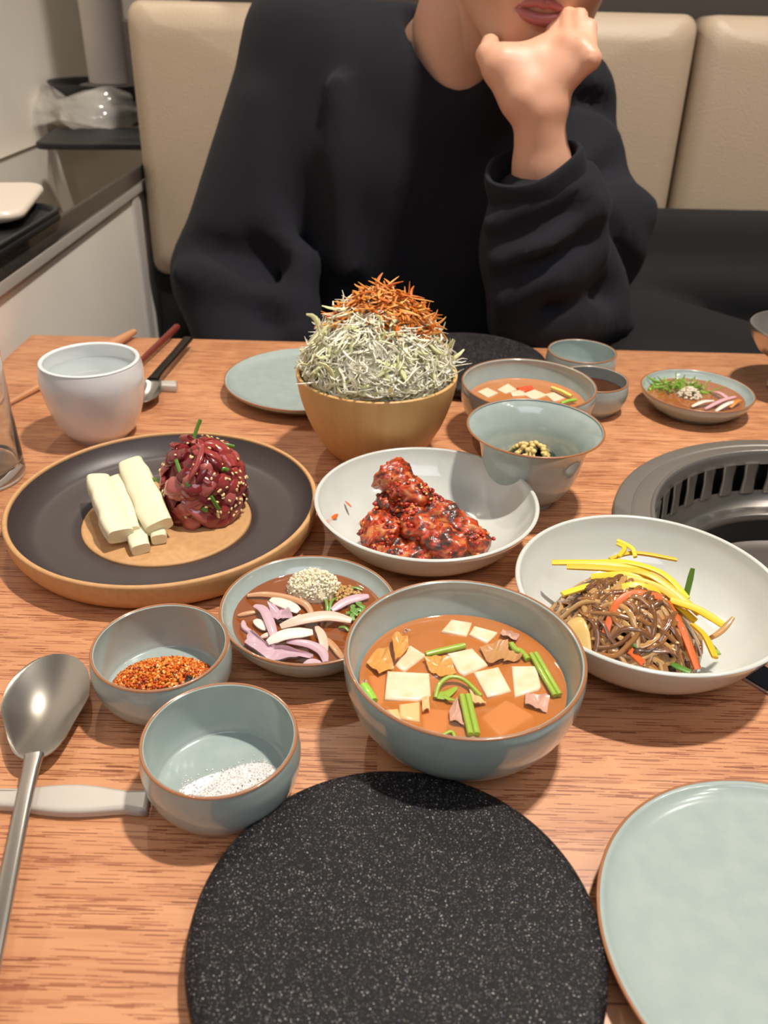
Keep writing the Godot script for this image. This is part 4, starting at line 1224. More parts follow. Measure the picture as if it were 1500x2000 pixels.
func noodles() -> void:
	var base := Vector3(0.1300, TY + 0.0075, -0.3560)
	var heap := thing("glass_noodles", "heap of glossy brown glass noodles in the wide white bowl", "noodles", base)
	heap.set_meta("kind", "stuff")
	var dome := func(x: float, z: float) -> float:
		return 0.0305 * maxf(0.0, 1.0 - pow(Vector2(x / 0.0405, z / 0.041).length(), 2.4))
	var bf := func(x: float, z: float) -> float:   # height of the bowl's inner wall under a point
		var q := Vector2(x + base.x - 0.142, z + base.z + 0.364).length() / 0.0712
		var h := 0.13
		if q > 0.8: h = lerpf(0.46, 0.80, (q - 0.8) / 0.12)
		elif q > 0.62: h = lerpf(0.22, 0.46, (q - 0.62) / 0.18)
		elif q > 0.45: h = lerpf(0.13, 0.22, (q - 0.45) / 0.17)
		return 0.0385 * h - 0.0075
	var a := Acc.new()
	blob(a, Vector3(0.001, 0.001, 0), Vector3(0.033, 0.0245, 0.0335), Basis.IDENTITY, 0.2, 0.5, 32, 20)
	for i in a.v.size(): a.v[i].y = maxf(a.v[i].y, bf.call(a.v[i].x, a.v[i].z) + 0.0008)
	part("core", a.mesh(), veg(rgb(96, 64, 38), 0.4), heap, "stuff")
	var mats := [veg(rgb(156, 104, 58), 0.14, 0.9), veg(rgb(196, 148, 92), 0.14, 0.9), veg(rgb(122, 80, 50), 0.18, 0.9)]
	for w in 3:
		a = Acc.new()
		for k in 62:
			var t := rng.randf() * TAU
			var q := sqrt(rng.randf()) * 0.0385
			var p := Vector2(q * cos(t), q * sin(t))
			var d := rng.randf() * TAU
			var cv := rng.randf_range(-1.3, 1.3)
			var pts := []
			var lift := rng.randf_range(0.0, 0.0035)
			for i in 9:
				var r := Vector2(p.x / 0.0395, p.y / 0.040).length()
				if r > 1.0: p /= r
				pts.append(Vector3(p.x, maxf(dome.call(p.x, p.y) * rng.randf_range(0.94, 1.02) + lift * sin(PI * i / 8.0) + 0.0018, bf.call(p.x, p.y) + 0.002), p.y))
				p += Vector2(cos(d), sin(d)) * 0.0052
				d += cv * 0.35 + rng.randf_range(-0.25, 0.25)
			tube(a, curve(pts, 3), 0.0017, 0.0014, 7)
		part("noodle_strands", a.mesh(), mats[w], heap, "stuff")
	# thin slices of beef and mushroom among the noodles
	for k in 14:
		var b := Acc.new()
		var t := rng.randf() * TAU
		var q := rng.randf_range(0.012, 0.034)
		var p := Vector3(q * cos(t), 0, q * sin(t) * 0.9)
		var d := Vector3(cos(t + 1.3 + rng.randf()), 0, sin(t + 1.3 + rng.randf()))
		var pts := []
		for i in 4:
			var g := p + d * (i - 1.5) * 0.0055
			pts.append(base + Vector3(g.x, dome.call(g.x, g.z) + 0.0028 + 0.0012 * sin(i * 2.0 + k), g.z))
		tube(b, curve(pts, 4), 0.0036, 0.0009, 10, Vector3(rng.randf_range(-0.6, 0.6), 1, rng.randf_range(-0.6, 0.6)), 0.8, [0.5, 1.1, 0.9, 0.6], rng.randf_range(-0.8, 0.8))
		if k % 2 == 0: single("beef_slice", b, veg(rgb(124, 86, 66), 0.35, 0.5), "thin brown beef slice among the glass noodles", "beef", "beef slices among the glass noodles")
		else: single("mushroom_slice", b, veg(rgb(74, 52, 40), 0.3, 0.5), "dark brown mushroom slice among the glass noodles", "mushroom", "mushroom slices among the glass noodles")
	var egg := [
		["yellow egg strip nearest the back, reaching furthest left", Vector2(0.1306, -0.3743), [Vector2(-37.23, -11.61), Vector2(-16.10, -9.15), Vector2(2.68, -5.78), Vector2(19.24, 4.97), Vector2(31.41, 21.57)]],
		["long yellow egg strip second from the back, with a blunt left end", Vector2(0.1356, -0.3639), [Vector2(-35.57, -14.64), Vector2(-13.16, -10.67), Vector2(4.25, -3.34), Vector2(17.98, 8.55), Vector2(26.51, 20.10)]],
		["yellow egg strip tucked between the two longest ones", Vector2(0.1408, -0.3755), [Vector2(-23.77, -10.68), Vector2(-6.89, -7.18), Vector2(10.40, 1.20), Vector2(20.26, 16.67)]],
		["wide yellow egg strip in front, just above the carrot arch", Vector2(0.1392, -0.3518), [Vector2(-25.45, -4.15), Vector2(-6.68, -4.96), Vector2(10.65, -0.38), Vector2(21.48, 9.49)]],
		["short yellow egg strip below the crossing ones in the middle", Vector2(0.1418, -0.3570), [Vector2(-13.23, -6.61), Vector2(1.32, -1.01), Vector2(11.91, 7.62)]],
		["short yellow egg strip lying apart at the left of the noodles", Vector2(0.1030, -0.3629), [Vector2(-8.38, 4.70), Vector2(8.38, -4.70)]],
		["yellow egg strip whose end points to the right bowl wall", Vector2(0.1597, -0.3424), [Vector2(-11.13, -8.25), Vector2(0.57, -1.36), Vector2(10.56, 9.61)]],
		["yellow egg strip hanging down to the bowl floor at the right", Vector2(0.1604, -0.3280), [Vector2(-2.36, -11.34), Vector2(0.90, -1.66), Vector2(1.45, 13.00)]],
		["thin yellow egg strip sloping down at the very top of the heap", Vector2(0.1362, -0.3929), [Vector2(-4.14, -8.05), Vector2(1.90, 0.57), Vector2(2.24, 7.48)]],
		["short thin yellow egg strip crossing at the very top", Vector2(0.1320, -0.3932), [Vector2(-0.36, -5.86), Vector2(2.47, -0.66), Vector2(-2.11, 6.52)]],
		["thin pale yellow egg strip running right behind the others", Vector2(0.1426, -0.3890), [Vector2(-17.68, 2.55), Vector2(-2.50, -3.36), Vector2(20.18, 0.81)]],
		["yellow egg strip under the second long one, bent over the heap", Vector2(0.1365, -0.3629), [Vector2(-24.17, -9.58), Vector2(-5.94, -5.54), Vector2(9.26, 1.71), Vector2(20.85, 13.41)]],
	]
	var yel := [veg(rgb(236, 196, 36), 0.4), veg(rgb(228, 182, 40), 0.4), veg(rgb(240, 206, 60), 0.4)]
	var k := 0
	for e in egg:
		var b := Acc.new()
		var pts := []
		var n: int = e[2].size()
		for i in n:
			var g := v3(e[1], e[2][i], 0)
			var h: float = dome.call(g.x - base.x, g.z - base.z)
			pts.append(Vector3(g.x, maxf(TY + 0.0380 + 0.0010 * (k % 3), base.y + h + 0.0058) + [0.001, 0.0025, 0.0, 0.0, 0.0005, -0.004, 0.001, -0.006, 0.003, 0.004, 0.001, -0.0005][k] - 0.004 * pow(float(i) / (n - 1.0) - 0.4, 2.0) * 4.0 * (1.0 if n > 3 else 0.2), g.z))
		tube(b, curve(pts, 6), 0.0019 if k not in [8, 9, 10] else 0.0012, 0.0009, 8, Vector3(rng.randf_range(-0.4, 0.4), 1, rng.randf_range(0.0, 0.6)), 0.45, [0.85, 1.0, 1.0, 1.05, 0.9])
		single("egg_strip", b, yel[k % 3], e[0], "egg strip", "yellow egg strips on the glass noodles")
		k += 1
	for s in [
		["orange carrot strip arching below the yellow strips", Vector2(0.1266, -0.3448), [Vector2(-13.93, 11.60), Vector2(-6.89, -0.16), Vector2(3.54, -5.80), Vector2(17.28, -5.64)]],
		["orange carrot strip at the right side under the yellow strips", Vector2(0.1521, -0.3361), [Vector2(-5.81, -12.98), Vector2(0.48, -3.04), Vector2(5.33, 16.02)]],
		["orange carrot strip behind the yellow strips", Vector2(0.1482, -0.3817), [Vector2(-8.13, -6.39), Vector2(0.29, -0.80), Vector2(7.84, 7.18)]],
		["short orange carrot end at the front of the noodles", Vector2(0.1269, -0.3229), [Vector2(-3.27, -2.04), Vector2(3.27, 2.04)]],
	]:
		var b := Acc.new()
		var pts := []
		for q in s[2]:
			var g := v3(s[1], q, 0)
			pts.append(Vector3(g.x, maxf(TY + 0.020, base.y + dome.call(g.x - base.x, g.z - base.z) + 0.0052), g.z))
		tube(b, curve(pts, 6), 0.0019, 0.0010, 8, Vector3(0, 1, 0.5), 0.45)
		single("carrot_strip", b, veg(rgb(222, 98, 28), 0.35), s[0], "carrot", "carrot strips in the noodles")
	for s in [
		["wide glossy green scallion leaf at the back of the noodles", Vector2(0.1455, -0.4020), [Vector2(-9.19, 4.51), Vector2(9.19, -4.51)]],
		["green scallion strip behind the orange carrot", Vector2(0.1512, -0.3832), [Vector2(-10.90, -5.68), Vector2(1.64, -4.53), Vector2(9.26, 10.21)]],
		["green scallion stick standing up at the right back of the noodles", Vector2(0.1650, -0.3714), [Vector2(3.51, -9.46), Vector2(-3.51, 9.46)]],
		["dark green scallion strip at the left of the noodles", Vector2(0.0930, -0.3484), [Vector2(-3.10, 7.59), Vector2(3.10, -7.59)]],
		["pale green scallion piece under the yellow strips", Vector2(0.1256, -0.3612), [Vector2(0.18, -7.04), Vector2(-0.18, 7.04)]],
		["light green scallion end at the right of the noodles", Vector2(0.1707, -0.3356), [Vector2(-0.88, -4.02), Vector2(0.88, 4.02)]],
		["green scallion strip at the front right of the noodles", Vector2(0.1492, -0.3203), [Vector2(-3.73, -2.91), Vector2(3.73, 2.91)]],
		["short green scallion bit at the front left of the noodles", Vector2(0.1259, -0.3279), [Vector2(-2.25, -1.17), Vector2(2.25, 1.17)]],
	]:
		var b := Acc.new()
		var pts := []
		var wide: bool = (s[0] as String).begins_with("wide")
		for q in s[2]:
			var g := v3(s[1], q, 0)
			pts.append(Vector3(g.x, maxf(TY + 0.0200, base.y + dome.call(g.x - base.x, g.z - base.z) + (0.009 if wide else 0.0035)), g.z))
		if "standing" in s[0]: pts[0] = Vector3(0.1665, TY + 0.043, -0.3745); pts[1] = Vector3(0.1630, TY + 0.026, -0.3660)
		tube(b, curve(pts, 6), 0.0042 if wide else 0.0018, 0.0007, 8, Vector3(0.2, 1, 0.4), 0.8, [0.7, 1.0, 1.0, 0.9])
		single("scallion_strip", b, veg(rgb(74, 128, 42) if not "light" in s[0] and not "pale" in s[0] else rgb(150, 180, 76), 0.25, 0.5), s[0], "scallion", "scallions in the noodles")
	for s in [["cream onion slice at the left of the noodles", Vector3(0.0985, 0.026, -0.3480), Vector3(0.1010, 0.029, -0.3400), Vector3(0.1040, 0.021, -0.3280), 0.0042], ["thick noodle end reaching out at the right of the heap", Vector3(0.1650, 0.027, -0.3340), Vector3(0.1730, 0.030, -0.3380), Vector3(0.1800, 0.034, -0.3440), 0.0016]]:
		var b := Acc.new()
		var up := Vector3(0, TY, 0)
		tube(b, curve([s[1] + up, s[2] + up, s[3] + up], 6), s[4], 0.0012, 10, Vector3(-0.4, 1, 0.3), 0.9, [0.6, 1.0, 1.0, 0.6])
		single("onion_slice" if s[4] > 0.003 else "noodle_end", b, veg(rgb(222, 182, 112), 0.3) if s[4] > 0.003 else mats[1], s[0], "onion" if s[4] > 0.003 else "noodle")
	a = Acc.new()
	for i in 34:
		var t := rng.randf() * TAU
		var q := sqrt(rng.randf()) * 0.033
		blob(a, base + Vector3(q * cos(t), dome.call(q * cos(t), q * sin(t)) + 0.0052, q * sin(t)), Vector3(0.0013, 0.0006, 0.0008), Basis(Vector3.UP, rng.randf() * TAU), 0.0, 1.0, 7, 5)
	single("sesame_seeds", a, mat(rgb(226, 196, 140), 0.4), "pale sesame seeds scattered over the glass noodles", "sesame", "", "stuff")

func meaty(a: Acc, pts: Array, w: float, h: float, taper: Array, amp: float, seed_: float, up := Vector3.UP) -> void:
	# a rounded, lumpy bar through pts; colours are set per vertex: dark skin along the top, red sauce elsewhere
	var c := curve(pts, 16)
	var rows := []
	var n := c.size()
	var i0 := a.v.size()
	var u := up
	for i in n:
		var t: Vector3 = (c[mini(n - 1, i + 1)] - c[maxi(0, i - 1)]).normalized()
		u = (u - t * t.dot(u)).normalized()
		var s := t.cross(u)
		var q := float(i) / (n - 1.0)
		var k: float = lerpf(taper[int(q * (taper.size() - 1.001))], taper[mini(taper.size() - 1, int(q * (taper.size() - 1.001)) + 1)], fposmod(q * (taper.size() - 1.001), 1.0))
		var endk := sqrt(clampf(minf(q * (40.0 if seed_ == 11.0 else 9.0), (1.0 - q) * 9.0) + (0.75 if seed_ == 11.0 and q < 0.5 else 0.3), 0.0, 1.0))
		var row := PackedVector3Array()
		for j in 44:
			var g := TAU * j / 44.0
			var p: Vector3 = c[i] + (s * (cos(g) * w) + u * (sin(g) * h)) * (k * endk)
			var d: Vector3 = p - c[i]
			p += d.normalized() * amp * (3.0 * noise.get_noise_3dv(p * 10000.0 + Vector3.ONE * seed_) + noise.get_noise_3dv(p * 36000.0 + Vector3.ONE * seed_) * 1.0 + 0.5 * noise.get_noise_3dv(p * 110000.0))
			row.append(p)
		rows.append(row)
	a.grid(rows, true, 3)
	var dark := 0.02 if seed_ in [29.0, 83.0] else 0.16
	for i in range(i0, a.v.size()):
		var q := (i - i0) / 45 / float(n - 1)
		var f := noise.get_noise_3dv(a.v[i] * 9000.0 + Vector3.ONE * seed_ * 3.0) + 0.4 * noise.get_noise_3dv(a.v[i] * 32000.0)
		if seed_ == 11.0 and (q < 0.10 or q > 1.0): f = -0.2 - 0.2 * absf(noise.get_noise_3dv(a.v[i] * 30000.0))
		var g := noise.get_noise_3dv(a.v[i] * 60000.0)
		var col := rgb(150, 40, 20).lerp(rgb(206, 84, 38), clampf(0.5 + g * 1.5, 0.0, 1.0))
		if f > dark: col = col.lerp(rgb(62, 46, 40), clampf((f - dark) * 7.0, 0.0, 0.9))
		elif f < -0.20: col = col.lerp(rgb(210, 138, 80), clampf((-0.20 - f) * 5.0, 0.0, 0.85))
		a.col[i] = col.srgb_to_linear()

func fish() -> void:
	var m := mat(Color.WHITE, 0.28, 0.0, 0.5)
	m.vertex_color_use_as_albedo = true
	m.normal_enabled = true
	m.normal_texture = noise_normal(0.06, 3.0, 71, 256)
	m.normal_scale = 0.7
	tri(m, Vector3(60, 60, 60))
	var Y := Vector3(0, TY, 0)
	var defs := [
		["thick red braised fish piece resting on top, its round cut end up", [Vector3(0.0020, 0.0395, -0.4800), Vector3(0.0120, 0.0345, -0.4690), Vector3(0.0270, 0.0290, -0.4560)], 0.0125, 0.0105, [1.12, 1.0, 0.85, 0.7], 11.0],
		["dark skinned fish strip running to the right under the top piece", [Vector3(0.0300, 0.0270, -0.4600), Vector3(0.0440, 0.0210, -0.4460), Vector3(0.0640, 0.0150, -0.4310)], 0.0100, 0.0085, [0.9, 1.1, 1.0, 0.75], 29.0],
		["long red fish piece lying at the front of the bowl", [Vector3(0.0120, 0.0260, -0.4490), Vector3(0.0290, 0.0200, -0.4380), Vector3(0.0500, 0.0135, -0.4250)], 0.0115, 0.0095, [0.75, 1.0, 1.05, 0.85], 47.0],
		["plump red fish piece at the left of the bowl", [Vector3(-0.0110, 0.0175, -0.4470), Vector3(-0.0020, 0.0180, -0.4430), Vector3(0.0095, 0.0165, -0.4380)], 0.0125, 0.0100, [0.9, 1.1, 1.0, 0.7], 61.0],
		["dark fish piece at the back, half hidden under the top piece", [Vector3(-0.0060, 0.0220, -0.4660), Vector3(0.0060, 0.0225, -0.4650), Vector3(0.0170, 0.0200, -0.4600)], 0.0090, 0.0080, [0.8, 1.0, 1.0, 0.8], 83.0],
		["flat red fish piece at the bottom front of the bowl", [Vector3(-0.0060, 0.0105, -0.4340), Vector3(0.0110, 0.0100, -0.4310), Vector3(0.0300, 0.0100, -0.4270)], 0.0100, 0.0065, [0.9, 1.1, 1.1, 0.9], 97.0]]
	for d in defs:
		var a := Acc.new()
		a.colored = true
		var pts := []
		for p in d[1]: pts.append(p + Y)
		meaty(a, pts, d[2], d[3], d[4], 0.0012, d[5], Vector3(0.2, 1, 0.3))
		# clinging bits of chopped sauce
		var c := curve(pts, 10)
		for k in 90:
			var p: Vector3 = c[rng.randi_range(1, c.size() - 2)]
			var g := rng.randf_range(-0.5, PI + 0.5)
			var sd: Vector3 = (c[-1] - c[0]).normalized().cross(Vector3.UP)
			a.tint = [rgb(168, 34, 18), rgb(196, 58, 26), rgb(130, 24, 14), rgb(214, 120, 50)][rng.randi_range(0, 3)].srgb_to_linear()
			blob(a, p + sd * (cos(g) * d[2] * 0.86) + Vector3(0, sin(g) * d[3] * 0.9, 0), Vector3(1.5, 0.9, 1.2) * rng.randf_range(0.0007, 0.0015), Basis(Vector3.UP, rng.randf() * TAU), 0.0, 1.0, 7, 5)
		single("fish_piece", a, m, d[0], "fish", "red braised fish pieces in the white bowl")
	var b := Acc.new()
	for k in 26:
		var p := Vector3(0.0130 + rng.randf_range(-0.006, 0.012), 0, -0.4560 + rng.randf_range(-0.012, 0.008))
		var t := rng.randf_range(0.0, 1.0)
		var q := Vector3(lerpf(0.008, 0.03, t), lerpf(0.0455, 0.0375, t) + rng.randf_range(-0.002, 0.0), lerpf(-0.474, -0.4545, t) + rng.randf_range(-0.004, 0.004))
		if k > 14: q = Vector3(rng.randf_range(0.02, 0.058), 0.0285, rng.randf_range(-0.447, -0.43)); q.y = 0.030 - (q.x - 0.02) * 0.22
		blob(b, q + Y, Vector3(0.0013, 0.0006, 0.0008), Basis(Vector3.UP, rng.randf() * TAU), 0.0, 1.0, 7, 5)
	single("sesame_seeds", b, mat(rgb(230, 196, 136), 0.4), "sesame seeds on the red braised fish", "sesame", "", "stuff")
	# sauce smears on the bowl wall
	for s in [["orange sauce smear on the left wall of the fish bowl", Vector3(-0.0315, 0.0178, -0.4585), Vector3(0.0016, 0.0005, 0.0045), -0.5], ["small red sauce trail above the fish at the left wall", Vector3(-0.0235, 0.0168, -0.4765), Vector3(0.0010, 0.0005, 0.0050), 0.5], ["bright red chili bit beside the dark fish strip", Vector3(0.0500, 0.0150, -0.4640), Vector3(0.0032, 0.0011, 0.0014), 0.3]]:
		var a := Acc.new()
		blob(a, s[1] + Y, s[2], Basis(Vector3.UP, s[3]) * Basis(Vector3(0, 0, 1), -0.35), 0.2, 1.0, 12, 8)
		single("sauce_spot", a, mat(rgb(206, 96, 30), 0.3, 0.0, 0.5), s[0], "sauce")

func raw_beef() -> void:
	var base := Vector3(-0.1190, TY + 0.0068, -0.4830)
	var heap := thing("raw_beef", "tall mound of glossy raw beef strips on the clay plate", "raw beef", base)
	var mats := [veg(rgb(134, 40, 42), 0.22, 0.7), veg(rgb(158, 60, 58), 0.22, 0.7), veg(rgb(112, 30, 34), 0.22, 0.7), veg(rgb(180, 92, 86), 0.24, 0.7)]
	var a := Acc.new()
	lathe(a, [Vector2(0, 0.0), Vector2(0.0225, 0.0), Vector2(0.0245, 0.008), Vector2(0.0235, 0.026), Vector2(0.019, 0.038), Vector2(0.010, 0.0445), Vector2(0, 0.046)], Vector3.ZERO, 32)
	part("core", a.mesh(), mats[2], heap)
	for k in 78:
		var b := Acc.new()
		var t := rng.randf() * TAU
		var h := rng.randf()
		var pts := []
		var d := rng.randf_range(-1.6, 1.6)
		var span := rng.randf_range(0.28, 0.62)
		for i in 6:
			var q := i / 5.0 - 0.5
			var tt := t + q * span * 1.7
			var hh := clampf(h + q * d * 0.35, 0.02, 1.0)
			var r := 0.0255 * sqrt(maxf(0.03, 1.0 - pow(maxf(0.0, hh - 0.35) / 0.66, 2.0)))
			pts.append(Vector3(r * cos(tt), 0.0035 + 0.0445 * hh, r * sin(tt)) * Vector3(1, 1, 1) + Vector3(cos(tt), 0.3, sin(tt)) * 0.0012 * sin(i * 1.9 + k))
		var out_ := Vector3(cos(t), 0.25, sin(t)).normalized() if h < 0.8 else Vector3(0.3 * cos(t), 1, 0.3 * sin(t))
		tube(b, curve(pts, 4), rng.randf_range(0.0042, 0.0066), rng.randf_range(0.0018, 0.0028), 12, out_, 0.85, [0.45, 0.95, 1.05, 0.95, 0.5], rng.randf_range(-0.5, 0.5))
		part("beef_strip", b.mesh(), mats[k * 7 % 4], heap)
	var seeds := Acc.new()
	for k in 95:
		var t := rng.randf() * TAU
		var hh := pow(rng.randf(), 0.8)
		if k > 60: t = rng.randf_range(0.1, 1.2); hh = rng.randf_range(0.05, 0.75)
		var r := 0.0285 * sqrt(maxf(0.02, 1.0 - pow(maxf(0.0, hh - 0.35) / 0.66, 2.0)))
		var n := Vector3(cos(t), 0.3 + hh, sin(t)).normalized()
		blob(seeds, Vector3(r * cos(t), 0.005 + 0.0455 * hh, r * sin(t)), Vector3(0.0013, 0.0006, 0.00085), Basis(Quaternion(Vector3.UP, n)) * Basis(Vector3.UP, rng.randf() * TAU), 0.0, 1.0, 7, 5)
	part("sesame_seeds", seeds.mesh(), mat(rgb(232, 204, 146), 0.35), heap, "stuff")
	var gm := veg(rgb(84, 134, 46), 0.3, 0.4)
	for s in [["green scallion sliver sticking up from the top of the raw beef", Vector3(-0.006, 0.0445, -0.006), Vector3(-0.004, 0.052, -0.010), Vector3(-0.001, 0.0590, -0.013)], ["long green scallion sliver on the upper front of the raw beef", Vector3(-0.0130, 0.0425, 0.0120), Vector3(-0.0080, 0.0370, 0.0215), Vector3(-0.0025, 0.0315, 0.0265)], ["green scallion piece in a gap at the right front of the raw beef", Vector3(0.0100, 0.0250, 0.0260), Vector3(0.0125, 0.0200, 0.0265), Vector3(0.0145, 0.0150, 0.0260)], ["green scallion bits at the left side of the raw beef, beside the pear", Vector3(-0.0330, 0.0220, 0.0020), Vector3(-0.0290, 0.0235, 0.0050), Vector3(-0.0250, 0.0215, 0.0080)], ["small green scallion bit at the upper right of the raw beef", Vector3(0.0160, 0.0385, 0.0160), Vector3(0.0180, 0.0385, 0.0150), Vector3(0.0200, 0.0370, 0.0145)], ["green scallion bit on the right shoulder of the raw beef", Vector3(0.0130, 0.0465, -0.0040), Vector3(0.0170, 0.0455, -0.0040), Vector3(0.0210, 0.0440, -0.0050)], ["green scallion bit low in the front gap of the raw beef", Vector3(0.0045, 0.0170, 0.0275), Vector3(0.0060, 0.0155, 0.0280), Vector3(0.0075, 0.0150, 0.0275)]]:
		var b := Acc.new()
		tube(b, curve([s[1] + base, s[2] + base, s[3] + base], 5), 0.0013, 0.0007, 8, Vector3(0, 0.3, 1))
		single("scallion_sliver", b, gm, s[0], "scallion", "scallions on the raw beef")
	# pear sticks
	var pm := veg(rgb(236, 226, 192), 0.4, 0.2)
	pm.normal_enabled = true
	pm.normal_texture = noise_normal(0.12, 2.0, 91, 256)
	pm.normal_scale = 0.5
	tri(pm, Vector3(40, 40, 40))
	for s in [["pale pear stick at the left, lying on top of the stack", Vector3(-0.1905, 0.0240, -0.4880), Vector3(-0.1610, 0.0160, -0.4320), 0.0088, 0.0056, 0.25], ["pale pear stick in the middle of the stack, beside the gap", Vector3(-0.1795, 0.0205, -0.4930), Vector3(-0.1560, 0.0135, -0.4390), 0.0064, 0.0058, -0.1], ["largest pale pear stick at the right, on top next to the beef", Vector3(-0.1720, 0.0285, -0.5030), Vector3(-0.1395, 0.0170, -0.4420), 0.0094, 0.0054, -0.2], ["short pear stick end poking out low at the front of the stack", Vector3(-0.1720, 0.0112, -0.4780), Vector3(-0.1470, 0.0106, -0.4260), 0.0062, 0.0040, 0.0], ["pear stick end with a brown spot low at the right front of the stack", Vector3(-0.1590, 0.0110, -0.4860), Vector3(-0.1385, 0.0108, -0.4370), 0.0052, 0.0040, 0.0]]:
		var b := Acc.new()
		var p0: Vector3 = s[1] + Vector3(0, TY, 0)
		var p1: Vector3 = s[2] + Vector3(0, TY, 0)
		var pts := []
		for i in 10:
			var q := i / 9.0
			pts.append(p0.lerp(p1, q) + Vector3(0.0005 * sin(i * 2.1 + s[3] * 900.0), 0.0015 * sin(PI * q), 0.0004 * cos(i * 1.7)))
		tube(b, pts, s[3], s[4], 18, Vector3(s[5], 1, 0.1), 0.55, [0.86, 1.0, 0.96, 1.04, 0.92])
		single("pear_stick", b, pm, s[0], "pear", "pear sticks on the clay plate")

func shreds(a: Acc, n: int, f: Callable, len: float, w: float, curlk: float, sd: int, sides := 4, hug := 0.0, mid := Vector3.ZERO, keep := 0.0) -> void:
	var r := RandomNumberGenerator.new()
	r.seed = sd
	for k in n:
		var p: Vector3 = f.call(r)
		var d := Vector3(r.randfn(), r.randfn() * 0.45, r.randfn()).normalized()
		var ax := Vector3(r.randfn(), r.randfn(), r.randfn()).normalized()
		if hug > 0.0:   # lie along the heap, whose middle is at mid
			var nn := (p - mid).normalized()
			d = (d - nn * d.dot(nn) * hug).normalized()
			ax = (ax * 0.5 + nn * (1.0 if r.randf() < 0.5 else -1.0)).normalized()
		var cv := r.randfn() * curlk
		var L := len * r.randf_range(0.6, 1.3)
		var pts := []
		for i in 6:
			if keep > 0.0 and p.y < 0.0635:
				var rr := Vector2(p.x, p.z).length()
				if rr > keep: p = Vector3(p.x * keep / rr, p.y + 0.002, p.z * keep / rr)
			pts.append(p)
			p += d * L / 5.0
			d = d.rotated(ax, cv / 5.0)
		tube(a, pts, w * r.randf_range(0.7, 1.4), w * 0.55, sides, ax, 1.0, [0.5, 1.0, 1.0, 0.35])

func cabbage() -> void:
	var c := Vector3(-0.0079, TY, -0.5867)
	var prof := [Vector2(0.053, 0.063), Vector2(0.0525, 0.072), Vector2(0.046, 0.086), Vector2(0.036, 0.098), Vector2(0.024, 0.107), Vector2(0.010, 0.1135), Vector2(0.0, 0.1145)]
	var heap := thing("shredded_cabbage", "tall heap of finely shredded white cabbage in the wooden bowl", "cabbage", c + Vector3(0, 0.006, 0))
	heap.set_meta("kind", "stuff")
	var a := Acc.new()
	var cp := [Vector2(0.0, 0.004), Vector2(0.032, 0.014), Vector2(0.048, 0.04)]
	for p in curve(prof, 4): cp.append(Vector2(p.x * 0.97, p.y - 0.0075))
	lathe(a, cp, Vector3.ZERO, 40)
	part("core", a.mesh(), veg(rgb(240, 236, 200), 0.5), heap, "stuff")
	var pc := curve(prof, 6)
	var f := func(r: RandomNumberGenerator) -> Vector3:
		var q := sqrt(r.randf())
		var i := clampi(int((1.0 - q) * (pc.size() - 1)), 0, pc.size() - 1)
		var t := r.randf() * TAU
		var p: Vector2 = pc[i]
		return Vector3(p.x * cos(t), p.y - 0.0025 - r.randf_range(0.0, 0.0045), p.x * sin(t)) * Vector3(0.985, 1, 0.985)
	var cm := [veg(rgb(252, 248, 230), 0.4, 0.1), veg(rgb(248, 244, 212), 0.4, 0.1), veg(rgb(232, 232, 178), 0.4, 0.1)]
	for m in cm:
		m.backlight_enabled = true
		m.backlight = Color(0.6, 0.58, 0.46)
	for w in 3:
		a = Acc.new()
		shreds(a, [1300, 600, 280][w], f, 0.021, [0.0008, 0.0010, 0.0020][w], 2.9, 100 + w, 4, 0.90, Vector3(0, 0.050, 0), 0.0545)
		part("shreds", a.mesh(), cm[w], heap, "stuff")
	# fried shreds on top
	var top := thing("fried_shreds", "crisp orange fried potato shreds topping the cabbage heap", "fried shreds", c + Vector3(0.001, 0.1075, -0.001))
	top.set_meta("kind", "stuff")
	var g := func(r: RandomNumberGenerator) -> Vector3:
		var q := sqrt(r.randf()) * 1.0
		var t := r.randf() * TAU
		var x := 0.0385 * q * cos(t)
		var z := 0.0300 * q * sin(t)
		var s := 0.0165 * (1.0 - pow(q, 1.8)) * r.randf_range(0.35, 1.0)
		return Vector3(x + 0.003, 0.0085 - 0.0145 * q * q + s - 0.004, z)
	var fm := [veg(rgb(224, 134, 50), 0.45, 0.2), veg(rgb(204, 106, 34), 0.45, 0.2), veg(rgb(236, 166, 84), 0.45, 0.2)]
	for w in 3:
		a = Acc.new()
		shreds(a, [360, 270, 210][w], g, 0.0135, 0.0011, 0.9, 200 + w, 5, 0.5, Vector3(0, -0.02, 0))
		part("shreds", a.mesh(), fm[w], top, "stuff")

